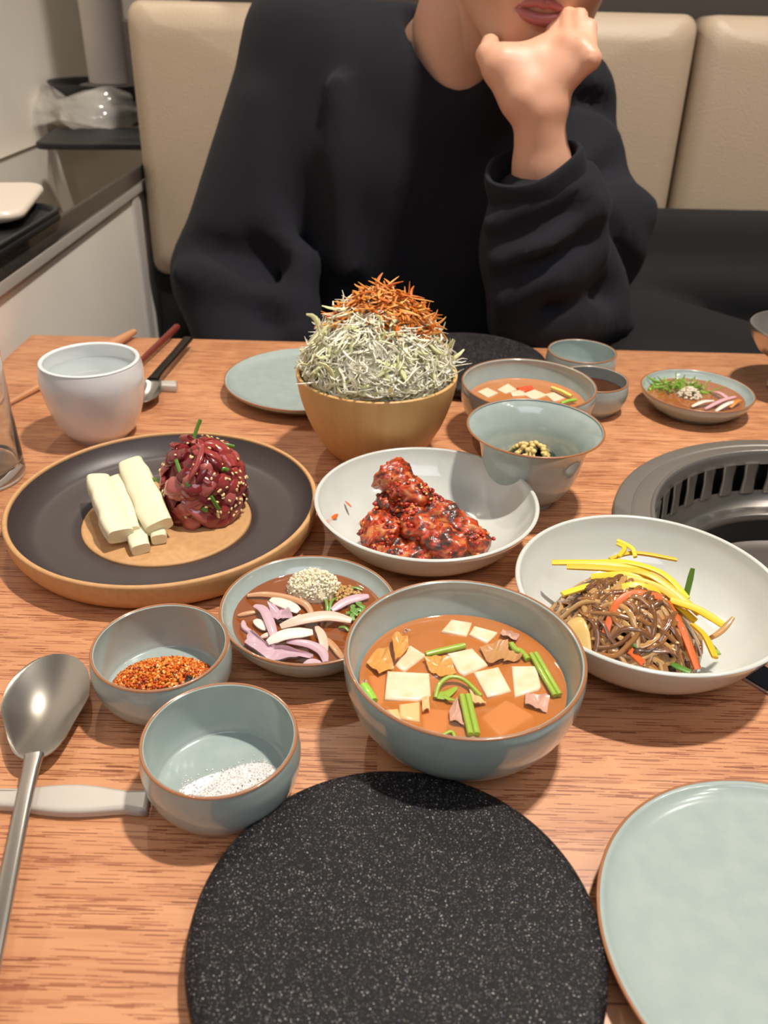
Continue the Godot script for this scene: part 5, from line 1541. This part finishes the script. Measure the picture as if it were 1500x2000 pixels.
func far_food() -> void:
	# far soup
	var ly := TY + 0.0290
	liquid(0.0462, Vector3(0.1115, ly, -0.624), clear_mat(Color(0.84, 0.52, 0.26, 0.66)), "orange broth in the far pale green bowl")
	for it in [
		["pale radish square at the left of the far soup", 0, Vector2(0.0816, -0.6375), [Vector2(-8.37, -0.50), Vector2(0.49, -10.15), Vector2(8.36, 0.63), Vector2(-0.47, 10.02)]],
		["pinkish radish square at the back left of the far soup", 0, Vector2(0.0980, -0.6454), [Vector2(-8.24, 1.74), Vector2(2.06, -10.45), Vector2(7.97, 0.66), Vector2(-1.79, 8.05)]],
		["white radish square in the middle of the far soup", 0, Vector2(0.1060, -0.6374), [Vector2(-5.93, -2.37), Vector2(3.60, -7.51), Vector2(7.52, 3.42), Vector2(-5.18, 6.46)]],
		["peach radish square right of the middle in the far soup", 0, Vector2(0.1193, -0.6356), [Vector2(-9.89, -0.40), Vector2(1.18, -10.11), Vector2(10.32, 0.49), Vector2(-1.61, 10.01)]],
		["pale radish square at the right of the far soup", 0, Vector2(0.1349, -0.6327), [Vector2(-6.80, -4.45), Vector2(1.08, -9.45), Vector2(7.81, 3.39), Vector2(-2.09, 10.51)]],
		["red pepper piece at the back of the far soup", 1, Vector2(0.1140, -0.6476), [Vector2(-7.43, -1.76), Vector2(5.92, -7.27), Vector2(6.46, 1.88), Vector2(-4.95, 7.15)]],
	]:
		var a := Acc.new()
		var poly := []
		for q in it[3]: poly.append(q * 0.001)
		prism(a, poly, -0.004, 0.0014, 0.0008, Transform3D(Basis(Vector3(1, 0, 0), rng.randf_range(-0.06, 0.06)), Vector3(it[2].x, ly, it[2].y)))
		single("radish_piece" if it[1] == 0 else "pepper_piece", a, veg(rgb(238, 206, 176)) if it[1] == 0 else veg(rgb(214, 82, 42)), it[0], "radish" if it[1] == 0 else "pepper", "pieces in the far soup")
	for s in [["yellow green stem at the right of the far soup", Vector3(0.1350, 0.0315, -0.6470), Vector3(0.1480, 0.0315, -0.6300), rgb(206, 200, 96)], ["bright green stem at the front right of the far soup", Vector3(0.1370, 0.0315, -0.6150), Vector3(0.1500, 0.0315, -0.6230), rgb(140, 190, 70)]]:
		var a := Acc.new()
		tube(a, [s[1] + Vector3(0, TY, 0), (s[1] + s[2]) * 0.5 + Vector3(0, TY + 0.0008, 0), s[2] + Vector3(0, TY, 0)], 0.0016, 0.0014, 8)
		single("green_stem", a, veg(s[3]), s[0], "stem")
	# brown sauce
	liquid(0.0275, Vector3(0.1755, TY + 0.0170, -0.678), clear_mat(Color(0.30, 0.15, 0.06, 0.85)), "thin brown sauce in the small far cup")
	# flared bowl: yellow mushrooms on dark greens
	var fb := Vector3(0.1035, TY + 0.0150, -0.5390)
	var a := Acc.new()
	for k in 30:
		var t := rng.randf() * TAU
		var q := sqrt(rng.randf()) * 0.019
		var p := fb + Vector3(q * cos(t) * 1.1, rng.randf_range(-0.001, 0.009) * (1.0 - q * 25.0) + 0.001, q * sin(t) * 0.8)
		var d := rng.randf() * TAU
		tube(a, curve([p - Vector3(cos(d), 0.1, sin(d)) * 0.008, p + Vector3(0, 0.003, 0), p + Vector3(cos(d), -0.1, sin(d)) * 0.008], 4), 0.0034, 0.0006, 8, Vector3(rng.randfn() * 0.6, 1, rng.randfn() * 0.6), 1.0, [0.5, 1.2, 1.0, 0.4])
	single("seasoned_greens", a, veg(rgb(32, 52, 34), 0.3, 0.5), "dark green seasoned greens in the flared bowl", "greens", "", "stuff")
	var em := veg(rgb(226, 190, 116), 0.35, 0.3)
	for k in 34:
		var b := Acc.new()
		var t := rng.randf() * TAU
		var q := sqrt(rng.randf())
		var p := fb + Vector3(0.0130 * q * cos(t), 0.0120 + 0.0060 * (1.0 - q * q), 0.0095 * q * sin(t))
		var d := Vector3(cos(t) * 0.7, -0.65, sin(t) * 0.7)
		tube(b, [p, p + d * 0.004, p + d * 0.009], 0.0010, 0.0010, 7)
		blob(b, p + Vector3(0, 0.0006, 0), Vector3(0.0020, 0.0016, 0.0020) * rng.randf_range(0.8, 1.15), Basis.IDENTITY, 0.0, 1.0, 10, 6)
		single("yellow_mushroom", b, em, "tiny yellow mushroom clustered on dark greens in the flared bowl", "mushroom", "yellow mushrooms in the flared bowl")
	# far sauce dish
	ly = TY + 0.0120
	liquid(0.0405, Vector3(0.2675, ly, -0.6817), clear_mat(Color(0.72, 0.40, 0.14, 0.6)), "amber sauce in the far shallow dish")
	a = Acc.new()
	var gg := func(r: RandomNumberGenerator) -> Vector3:
		var x := r.randf_range(-1, 1)
		return Vector3(0.2580 + 0.023 * x + 0.003 * r.randfn(), ly + 0.001 + 0.007 * (1.0 - x * x) * r.randf(), -0.6960 + 0.004 * x + 0.0045 * r.randfn())
	shreds(a, 90, gg, 0.011, 0.0009, 2.2, 310, 6)
	single("scallion_heap", a, veg(rgb(126, 176, 60), 0.3), "heap of thin bright green scallion curls in the far sauce dish", "scallion", "", "stuff")
	a = Acc.new()
	for k in 160:
		var t := rng.randf() * TAU
		var q := sqrt(rng.randf())
		blob(a, Vector3(0.2620 + 0.010 * q * cos(t), ly + 0.0075 * (1.0 - q * q) + 0.0003, -0.6830 + 0.009 * q * sin(t)), Vector3(1.2, 0.8, 1.0) * rng.randf_range(0.0008, 0.0015), Basis(Vector3.UP, rng.randf() * TAU), 0.0, 1.0, 6, 4)
	single("grated_radish", a, veg(rgb(230, 212, 182), 0.3), "small heap of grated radish in the far sauce dish", "grated radish", "", "stuff")
	for s in [["pink onion strip at the right of the far sauce dish, longest", Vector2(0.2660, -0.6520), Vector2(0.2990, -0.6760), 1], ["white onion strip beside the longest pink one in the far dish", Vector2(0.2735, -0.6480), Vector2(0.2975, -0.6670), 0], ["pink onion strip reaching to the back rim of the far dish", Vector2(0.2845, -0.6900), Vector2(0.2915, -0.6690), 1], ["white onion strip in the middle of the far dish", Vector2(0.2560, -0.6560), Vector2(0.2770, -0.6660), 0], ["orange strip at the right rim of the far dish", Vector2(0.2880, -0.6560), Vector2(0.3010, -0.6690), 2]]:
		var b := Acc.new()
		var p0 := Vector3(s[1].x, ly + 0.0020, s[1].y)
		var p1 := Vector3(s[2].x, ly + 0.0035, s[2].y)
		tube(b, curve([p0, p0.lerp(p1, 0.5) + Vector3(0, 0.0016, 0), p1], 6), 0.0022, 0.0009, 8, Vector3.UP, 0.8, [0.6, 1, 1, 0.7])
		single("onion_strip", b, [veg(rgb(238, 216, 202)), veg(rgb(220, 166, 172)), veg(rgb(214, 136, 60))][s[3]], s[0], "onion")

func diner() -> void:
	var T := Vector3(0, TY, 0)
	var skin := mat(rgb(216, 163, 134), 0.48)
	skin.subsurf_scatter_enabled = true
	skin.subsurf_scatter_strength = 0.15
	var o := thing("person", "person in dark navy sweatshirt resting chin on one hand across the table", "person", Vector3(0.05, 0, -1.1))
	var off := -o.position
	# ----- body: torso and arms inside the clothes, neck, head, hand, as one mesh -----
	var acc := Acc.new()
	var pel := Vector3(0.02, -0.17, -1.14) + T
	var chest := Vector3(0.045, 0.12, -1.115) + T
	var nb := Vector3(0.062, 0.262, -1.075) + T
	var F := Vector3(0.0, -0.10, 1.0).normalized()
	var U := Vector3(0.10, 1.0, 0.10)
	U = (U - F * F.dot(U)).normalized()
	var X := U.cross(F).normalized()
	var HB := Basis(X, U, F)
	var hc := Vector3(0.1326, 0.2945, -0.905) + T - HB * Vector3(0.0, -0.068, 0.092)
	var shR := Vector3(0.190, 0.205, -1.09) + T
	var shL := Vector3(-0.110, 0.255, -1.12) + T
	var elR := Vector3(0.185, 0.012, -0.890) + T
	var elL := Vector3(-0.202, -0.010, -1.06) + T
	var wr := Vector3(0.1314, 0.2312, -0.862) + T
	var haL := Vector3(-0.130, -0.14, -0.92) + T
	var f := Field.new(Vector3(-0.30, 0.42, -1.30), Vector3(0.33, 1.10, -0.80), 0.011)
	f.cap(pel, chest, 0.085, 0.085, 0.05)
	f.cap(chest, nb - Vector3(0, 0.05, 0.015), 0.085, 0.05, 0.03)
	f.cap(chest + Vector3(-0.06, 0.06, 0), shL - Vector3(0, 0.012, 0), 0.05, 0.030, 0.02)
	f.cap(chest + Vector3(0.06, 0.04, 0), shR - Vector3(0, 0.014, 0), 0.05, 0.030, 0.02)
	f.cap(shL - Vector3(0, 0.012, 0), elL, 0.034, 0.034, 0.02)
	f.cap(elL, haL, 0.034, 0.026, 0.02)
	f.cap(shR - Vector3(0, 0.014, 0), elR, 0.034, 0.034, 0.02)
	f.cap(elR, Vector3(0.150, 0.13, -0.875) + T, 0.036, 0.031, 0.02)
	f.cap(nb - Vector3(0, 0.05, 0), nb + Vector3(0.012, 0.02, 0.02), 0.062, 0.055, 0.03)
	f.into(acc)
	# head and neck
	f = Field.new(hc + Vector3(-0.16, -0.20, -0.22), hc + Vector3(0.13, 0.16, 0.14), 0.0042)
	f.cap(nb - Vector3(0.004, 0.02, 0), hc + HB * Vector3(-0.004, -0.045, -0.028), 0.058, 0.052, 0.02)
	f.ell(hc + HB * Vector3(0, 0.03, -0.012), Vector3(0.073, 0.09, 0.094), HB, 0.02)
	f.ell(hc + HB * Vector3(0, -0.035, 0.030), Vector3(0.060, 0.078, 0.064), HB, 0.03)
	for s in [-1.0, 1.0]:
		f.cap(hc + HB * Vector3(s * 0.054, -0.052, 0.0), hc + HB * Vector3(s * 0.020, -0.098, 0.062), 0.019, 0.019, 0.025)
		f.ell(hc + HB * Vector3(s * 0.036, -0.028, 0.062), Vector3(0.026, 0.026, 0.026), HB, 0.03)
		f.cap(hc + HB * Vector3(s * 0.012, 0.022, 0.086), hc + HB * Vector3(s * 0.044, 0.020, 0.072), 0.008, 0.007, 0.012)
		f.ell(hc + HB * Vector3(s * 0.031, 0.0, 0.098), Vector3(0.017, 0.012, 0.014), HB, 0.016, true)
		f.ell(hc + HB * Vector3(s * 0.031, 0.0, 0.078), Vector3(0.015, 0.010, 0.012), HB, 0.006)
		f.ell(hc + HB * Vector3(s * 0.031, 0.0078, 0.0825), Vector3(0.0155, 0.0068, 0.0105), HB, 0.004)
		f.ell(hc + HB * Vector3(s * 0.031, -0.0088, 0.0805), Vector3(0.0145, 0.0055, 0.0100), HB, 0.004)
		f.ell(hc + HB * Vector3(s * 0.0745, -0.012, -0.004), Vector3(0.008, 0.031, 0.019), HB * Basis(Vector3.UP, -s * 0.4), 0.006)
		f.ell(hc + HB * Vector3(s * 0.011, -0.040, 0.098), Vector3(0.009, 0.008, 0.010), HB, 0.008)
	f.ell(hc + HB * Vector3(0, -0.096, 0.068), Vector3(0.026, 0.020, 0.022), HB, 0.022)
	f.ell(hc + HB * Vector3(0, -0.066, 0.080), Vector3(0.028, 0.018, 0.014), HB, 0.02)
	f.cap(hc + HB * Vector3(0, 0.012, 0.088), hc + HB * Vector3(0, -0.034, 0.110), 0.008, 0.012, 0.012)
	f.cap(hc + HB * Vector3(-0.026, -0.0672, 0.088), hc + HB * Vector3(0, -0.0664, 0.1015), 0.0016, 0.002, 0.003, true)
	f.cap(hc + HB * Vector3(0.026, -0.0672, 0.088), hc + HB * Vector3(0, -0.0664, 0.1015), 0.0016, 0.002, 0.003, true)
	f.into(acc)
	# forearm and hand: back of the hand to the front, knuckles to the right, fingers folded up under the cheek
	f = Field.new(Vector3(0.055, 0.09, -0.955) + T, Vector3(0.205, 0.325, -0.815) + T, 0.0031)
	f.cap(Vector3(0.1500, 0.10, -0.876) + T, Vector3(0.1435, 0.165, -0.871) + T, 0.031, 0.0265, 0.01)
	f.cap(Vector3(0.1435, 0.165, -0.871) + T, Vector3(0.1330, 0.2160, -0.863) + T, 0.0265, 0.0225, 0.01)
	f.cap(Vector3(0.1200, 0.2230, -0.866) + T, Vector3(0.1440, 0.2240, -0.863) + T, 0.0165, 0.0165, 0.014)
	f.ell(Vector3(0.1170, 0.2285, -0.853) + T, Vector3(0.008, 0.009, 0.008), Basis.IDENTITY, 0.012)
	var kn := [Vector3(0.1425, 0.2690, -0.884), Vector3(0.1535, 0.2695, -0.872), Vector3(0.1640, 0.2660, -0.862), Vector3(0.1715, 0.2590, -0.856)]
	var pr := [Vector3(0.1475, 0.2880, -0.911), Vector3(0.1575, 0.2915, -0.903), Vector3(0.1660, 0.2910, -0.893), Vector3(0.1735, 0.2830, -0.882)]
	var ti := [Vector3(0.1330, 0.2780, -0.925), Vector3(0.1440, 0.2830, -0.922), Vector3(0.1530, 0.2840, -0.913), Vector3(0.1620, 0.2780, -0.902)]
	var cp := [Vector3(0.1190, 0.2340, -0.868), Vector3(0.1270, 0.2360, -0.863), Vector3(0.1360, 0.2350, -0.861), Vector3(0.1430, 0.2330, -0.863)]
	for i in 4:
		f.cap(cp[i] + T, kn[i] + T, 0.0145, 0.0098, 0.007)
		f.ell(kn[i] + T + Vector3(0.001, 0.0005, 0.003), Vector3(0.0102, 0.0100, 0.0100), Basis.IDENTITY, 0.004)
	f.cap(Vector3(0.1200, 0.2420, -0.876) + T, Vector3(0.1380, 0.2580, -0.885) + T, 0.018, 0.014, 0.014)   # palm
	f.cap(Vector3(0.1130, 0.2300, -0.868) + T, Vector3(0.0965, 0.2500, -0.872) + T, 0.0185, 0.0165, 0.014)   # ball of the thumb
	f.cap(Vector3(0.1010, 0.2540, -0.876) + T, Vector3(0.1240, 0.2580, -0.878) + T, 0.0130, 0.0120, 0.016)
	f.cap(Vector3(0.0950, 0.2500, -0.873) + T, Vector3(0.0850, 0.2590, -0.886) + T, 0.0140, 0.0110, 0.008)
	f.cap(Vector3(0.0850, 0.2590, -0.886) + T, Vector3(0.0890, 0.2670, -0.915) + T, 0.0105, 0.0090, 0.004)
	for i in 4:
		f.cap(kn[i] + T, pr[i] + T, 0.0090, 0.0074, 0.0025)
		f.cap(pr[i] + T, ti[i] + T, 0.0074, 0.0068, 0.002)
	f.into(acc)
	for i in acc.v.size(): acc.v[i] += off
	part("body", acc.mesh(), skin, o)
	# lips, eyes, brows, hair
	var lip := mat(rgb(176, 100, 96), 0.35)
	var a := Acc.new()
	var L := func(x: float, y: float, z: float) -> Vector3: return hc + HB * Vector3(x, y, z) + off
	tube(a, curve([L.call(-0.027, -0.0668, 0.0850), L.call(-0.014, -0.0630, 0.0945), L.call(-0.004, -0.0606, 0.0985), L.call(0.0, -0.0618, 0.0990), L.call(0.004, -0.0606, 0.0985), L.call(0.014, -0.0630, 0.0945), L.call(0.027, -0.0668, 0.0850)], 5), 0.0046, 0.0042, 10, Vector3.UP, 1.0, [0.25, 0.85, 1.0, 1.0, 1.0, 0.85, 0.25])
	tube(a, curve([L.call(-0.026, -0.0680, 0.0850), L.call(-0.013, -0.0722, 0.0940), L.call(0.0, -0.0742, 0.0970), L.call(0.013, -0.0722, 0.0940), L.call(0.026, -0.0680, 0.0850)], 6), 0.0056, 0.0054, 10, Vector3.UP, 1.0, [0.25, 0.95, 1.1, 0.95, 0.25])
	part("lips", a.mesh(), lip, o)
	for s in [-1.0, 1.0]:
		a = Acc.new()
		blob(a, L.call(s * 0.031, -0.001, 0.0805), Vector3(0.0112, 0.0070, 0.0108), HB, 0.0, 1.0, 16, 10)
		part("eye", a.mesh(), mat(rgb(228, 222, 216), 0.15), o)
		a = Acc.new()
		blob(a, L.call(s * 0.031, -0.0030, 0.0892), Vector3(0.0050, 0.0046, 0.0028), HB, 0.0, 1.0, 14, 8)
		part("iris", a.mesh(), mat(rgb(44, 30, 24), 0.1), o)
		a = Acc.new()
		tube(a, curve([L.call(s * 0.014, 0.024, 0.0925), L.call(s * 0.030, 0.028, 0.0890), L.call(s * 0.048, 0.023, 0.0760)], 5), 0.0035, 0.0012, 8, F, 1.0, [0.8, 1.1, 0.4])
		part("eyebrow", a.mesh(), mat(rgb(34, 26, 24), 0.7), o)
	f = Field.new(hc + Vector3(-0.13, -0.10, -0.16), hc + Vector3(0.14, 0.18, 0.14), 0.005)
	f.ell(hc + HB * Vector3(0, 0.038, -0.018), Vector3(0.083, 0.098, 0.105), HB, 0.01)
	f.ell(hc + HB * Vector3(0, -0.052, 0.105), Vector3(0.066, 0.088, 0.060), HB, 0.012, true)
	f.ell(hc + HB * Vector3(0, -0.095, 0.0), Vector3(0.10, 0.055, 0.12), HB, 0.01, true)
	for s in [-1.0, 1.0]: f.ell(hc + HB * Vector3(s * 0.082, -0.02, 0.0), Vector3(0.02, 0.036, 0.026), HB, 0.005, true)
	a = Acc.new()
	f.into(a)
	for i in a.v.size(): a.v[i] += off
	var hr := RandomNumberGenerator.new()
	hr.seed = 5
	for k in 420:   # locks lying from the crown outwards
		var w := hr.randf() * TAU
		var reach := hr.randf_range(0.75, 1.0)
		var pts := []
		for i in 6:
			var q := lerpf(0.05, reach, i / 5.0) * (1.55 if cos(w) < 0.2 else 1.28)
			var ww := w + 0.12 * sin(i * 1.3 + k)
			pts.append(L.call(0.0845 * sin(q) * sin(ww), 0.038 + 0.0995 * cos(q), -0.018 + 0.1065 * sin(q) * cos(ww)))
		tube(a, curve(pts, 2), 0.0034, 0.0022, 5, Vector3(sin(w), 0.6, cos(w)), 1.0, [0.7, 1.1, 1.0, 0.3])
	part("hair", a.mesh(), mat(rgb(24, 20, 20), 0.65), o)
	# ----- sweatshirt -----
	f = Field.new(Vector3(-0.32, -0.28, -1.28) + T, Vector3(0.34, 0.36, -0.775) + T, 0.0082)
	f.cap(pel + Vector3(-0.05, 0.02, 0), chest + Vector3(-0.055, 0.01, 0), 0.120, 0.118, 0.05)
	f.cap(pel + Vector3(0.06, 0.02, 0), chest + Vector3(0.055, -0.01, 0), 0.120, 0.112, 0.05)
	f.cap(chest + Vector3(-0.04, 0.05, 0), nb + Vector3(-0.03, -0.045, -0.01), 0.105, 0.070, 0.05)
	f.cap(chest + Vector3(0.05, 0.04, 0), nb + Vector3(0.045, -0.055, -0.01), 0.105, 0.066, 0.05)
	f.cap(nb + Vector3(-0.03, -0.045, -0.01), shL + Vector3(0, 0.0, 0), 0.066, 0.058, 0.05)
	f.cap(nb + Vector3(0.03, -0.05, -0.01), shR + Vector3(0, 0.0, 0), 0.066, 0.056, 0.05)
	# left arm (hanging, forearm towards the lap)
	f.cap(shL, elL + Vector3(0.002, 0.02, 0), 0.062, 0.066, 0.03)
	f.cap(elL, haL, 0.068, 0.062, 0.03)
	# right arm: upper arm down to the elbow at the table edge, forearm straight up
	f.cap(shR + Vector3(0.004, -0.01, 0), Vector3(0.214, 0.075, -0.985) + T, 0.058, 0.070, 0.03)
	f.cap(Vector3(0.214, 0.075, -0.985) + T, elR + Vector3(0.0, 0.010, -0.01), 0.070, 0.062, 0.03)
	var ca := Vector3(0.1370, 0.1560, -0.8680) + T
	var ax := (wr - Vector3(0.155, 0.08, -0.882) - T).normalized()
	ax = (ax + Vector3(-0.18, 0.0, 0.16)).normalized()
	f.cap(elR + Vector3(-0.018, 0.0, 0.0), Vector3(0.150, 0.090, -0.878) + T, 0.060, 0.054, 0.03)
	f.cap(Vector3(0.150, 0.090, -0.878) + T, Vector3(0.141, 0.125, -0.872) + T, 0.054, 0.043, 0.03)
	# folds, as soft ridges and grooves
	for r in [
		[Vector3(0.0960, 0.1160, -0.842), Vector3(0.1725, 0.1500, -0.846), 0.012, false], [Vector3(0.1050, 0.0860, -0.836), Vector3(0.1900, 0.1300, -0.842), 0.015, false],
		[Vector3(0.1000, 0.1010, -0.826), Vector3(0.1780, 0.1380, -0.832), 0.006, true], [Vector3(0.1150, 0.0660, -0.824), Vector3(0.1960, 0.1080, -0.838), 0.009, true],
		[Vector3(0.1120, 0.0420, -0.838), Vector3(0.2000, 0.0960, -0.856), 0.016, false], [Vector3(0.1860, 0.1640, -0.868), Vector3(0.1960, 0.1380, -0.864), 0.018, false],
		[Vector3(0.2000, 0.1240, -0.905), Vector3(0.2150, 0.0450, -0.905), 0.024, false], [Vector3(0.2100, 0.1400, -0.955), Vector3(0.2640, 0.1620, -1.000), 0.014, true],
		[Vector3(0.2080, 0.1180, -0.925), Vector3(0.2740, 0.1100, -0.965), 0.016, false], [Vector3(0.2240, 0.0980, -0.905), Vector3(0.2700, 0.0400, -0.925), 0.013, true],
		[Vector3(0.2130, 0.0820, -0.895), Vector3(0.2480, 0.0080, -0.885), 0.017, false], [Vector3(0.1600, 0.0380, -0.836), Vector3(0.2200, 0.0480, -0.862), 0.012, true],
		[Vector3(0.1250, 0.0150, -0.852), Vector3(0.1900, 0.0250, -0.856), 0.020, false], [Vector3(0.1900, 0.2150, -1.030), Vector3(0.2450, 0.2000, -1.050), 0.012, true],
		[Vector3(-0.1500, 0.1960, -1.060), Vector3(-0.1480, 0.0810, -1.030), 0.022, false], [Vector3(-0.1480, 0.0810, -1.030), Vector3(-0.1080, 0.0300, -1.000), 0.022, false],
		[Vector3(-0.1080, 0.0300, -1.000), Vector3(-0.1000, -0.0400, -0.955), 0.030, false],
		[Vector3(-0.2500, 0.0550, -1.010), Vector3(-0.1300, 0.0350, -0.990), 0.012, true], [Vector3(-0.2500, 0.0150, -1.005), Vector3(-0.1150, -0.0050, -0.965), 0.012, false],
		[Vector3(-0.0650, 0.2200, -1.020), Vector3(-0.0500, 0.0300, -1.004), 0.014, false]]:
		f.cap(r[0] + T, r[1] + T, r[2] * 0.6, r[2] * 0.92, 0.024, r[3])
	# neck opening
	f.cap(nb + Vector3(0, 0.10, 0.02), nb + Vector3(0.0, 0.0, 0.018), 0.062, 0.053, 0.008, true)
	f.cap(nb + Vector3(0.002, 0.02, 0.03), nb + Vector3(0.008, -0.010, 0.080), 0.050, 0.036, 0.012, true)
	a = Acc.new()
	f.into(a)
	for i in a.v.size(): a.v[i] += off
	var cloth := mat(rgb(17, 17, 26), 0.95)
	var shirt := part("sweatshirt", a.mesh(), cloth, o)
	# turned-up cuff round the forearm
	a = Acc.new()
	var cb := Basis(ax.cross(Vector3(0, 0, 1)).normalized(), ax, Vector3.ZERO)
	cb.z = cb.x.cross(cb.y)
	var rows := []
	for q in [[0.0400, -0.030], [0.0445, -0.024], [0.0452, -0.008], [0.0452, 0.010], [0.0435, 0.0175], [0.0408, 0.0190], [0.0385, 0.0160], [0.0380, 0.0], [0.0385, -0.028]]:
		var row := PackedVector3Array()
		for j in 48:
			var w := TAU * j / 48.0
			var rr: float = q[0] * (1.0 + 0.035 * sin(3.0 * w + 0.6) + 0.02 * sin(5.0 * w))
			row.append(ca + cb * Vector3(rr * cos(w) * 1.06, q[1] + 0.003 * sin(2.0 * w + 1.0), rr * sin(w) * 0.92) + off)
		rows.append(row)
	a.grid(rows, true)
	part("cuff", a.mesh(), cloth, shirt)
	# ----- trousers and shoes, under the table -----
	a = Acc.new()
	for s in [-1.0, 1.0]:
		var hip := pel + Vector3(s * 0.085, -0.008, 0.02) + off
		var knee := Vector3(0.02 + s * 0.13, 0.535, -0.66) + off
		var ank := Vector3(0.02 + s * 0.12, 0.085, -0.70) + off
		tube(a, curve([hip - Vector3(0, 0, 0.06), hip, hip.lerp(knee, 0.5), knee - Vector3(0, 0.01, 0.03), knee + Vector3(0, -0.035, 0.0), knee.lerp(ank, 0.5), ank], 5), 0.07, 0.07, 16, Vector3.RIGHT, 1.0, [1.25, 1.2, 1.05, 0.9, 0.85, 0.75, 0.65])
	part("trousers", a.mesh(), mat(rgb(26, 26, 30), 0.85), o)
	for s in [-1.0, 1.0]:
		a = Acc.new()
		var ank := Vector3(0.02 + s * 0.12, 0.0, -0.70) + off
		tube(a, curve([ank + Vector3(0, 0.05, -0.06), ank + Vector3(0, 0.055, 0.0), ank + Vector3(0, 0.045, 0.09), ank + Vector3(0, 0.032, 0.19)], 5), 0.046, 0.045, 16, Vector3.UP, 0.85, [0.75, 1.05, 1.0, 0.55])
		part("shoe", a.mesh(), mat(rgb(30, 30, 32), 0.6), o)
	# ----- dark padded coat on the bench beside the diner -----
	f = Field.new(Vector3(0.26, -0.31, -1.36) + T, Vector3(0.86, 0.10, -0.86) + T, 0.0115)
	for r in [
		[Vector3(0.34, -0.05, -1.235), Vector3(0.80, -0.05, -1.235), 0.058, 0.062], [Vector3(0.33, 0.022, -1.255), Vector3(0.80, 0.022, -1.255), 0.034, 0.036],
		[Vector3(0.34, -0.17, -1.215), Vector3(0.78, -0.17, -1.215), 0.085, 0.085], [Vector3(0.33, -0.10, -1.13), Vector3(0.56, -0.13, -1.08), 0.075, 0.055],
		[Vector3(0.34, -0.16, -1.03), Vector3(0.72, -0.20, -1.02), 0.085, 0.065], [Vector3(0.34, -0.23, -0.97), Vector3(0.74, -0.24, -0.97), 0.065, 0.055],
		[Vector3(0.36, -0.215, -1.1), Vector3(0.76, -0.215, -1.1), 0.06, 0.06]]:
		f.cap(r[0] + T, r[1] + T, r[2], r[3], 0.03)
	for r in [[Vector3(0.31, -0.045, -1.16), Vector3(0.62, -0.16, -1.03), 0.012], [Vector3(0.33, -0.17, -0.93), Vector3(0.55, -0.10, -0.99), 0.012], [Vector3(0.30, 0.002, -1.19), Vector3(0.82, 0.000, -1.19), 0.010]]:
		f.cap(r[0] + T, r[1] + T, r[2], r[2], 0.02, true)
	a = Acc.new()
	f.into(a)
	for i in a.v.size(): a.v[i].y = maxf(a.v[i].y, 0.461)
	single("coat", a, mat(rgb(15, 14, 16), 0.9), "black padded coat heaped on the bench beside the person", "coat")
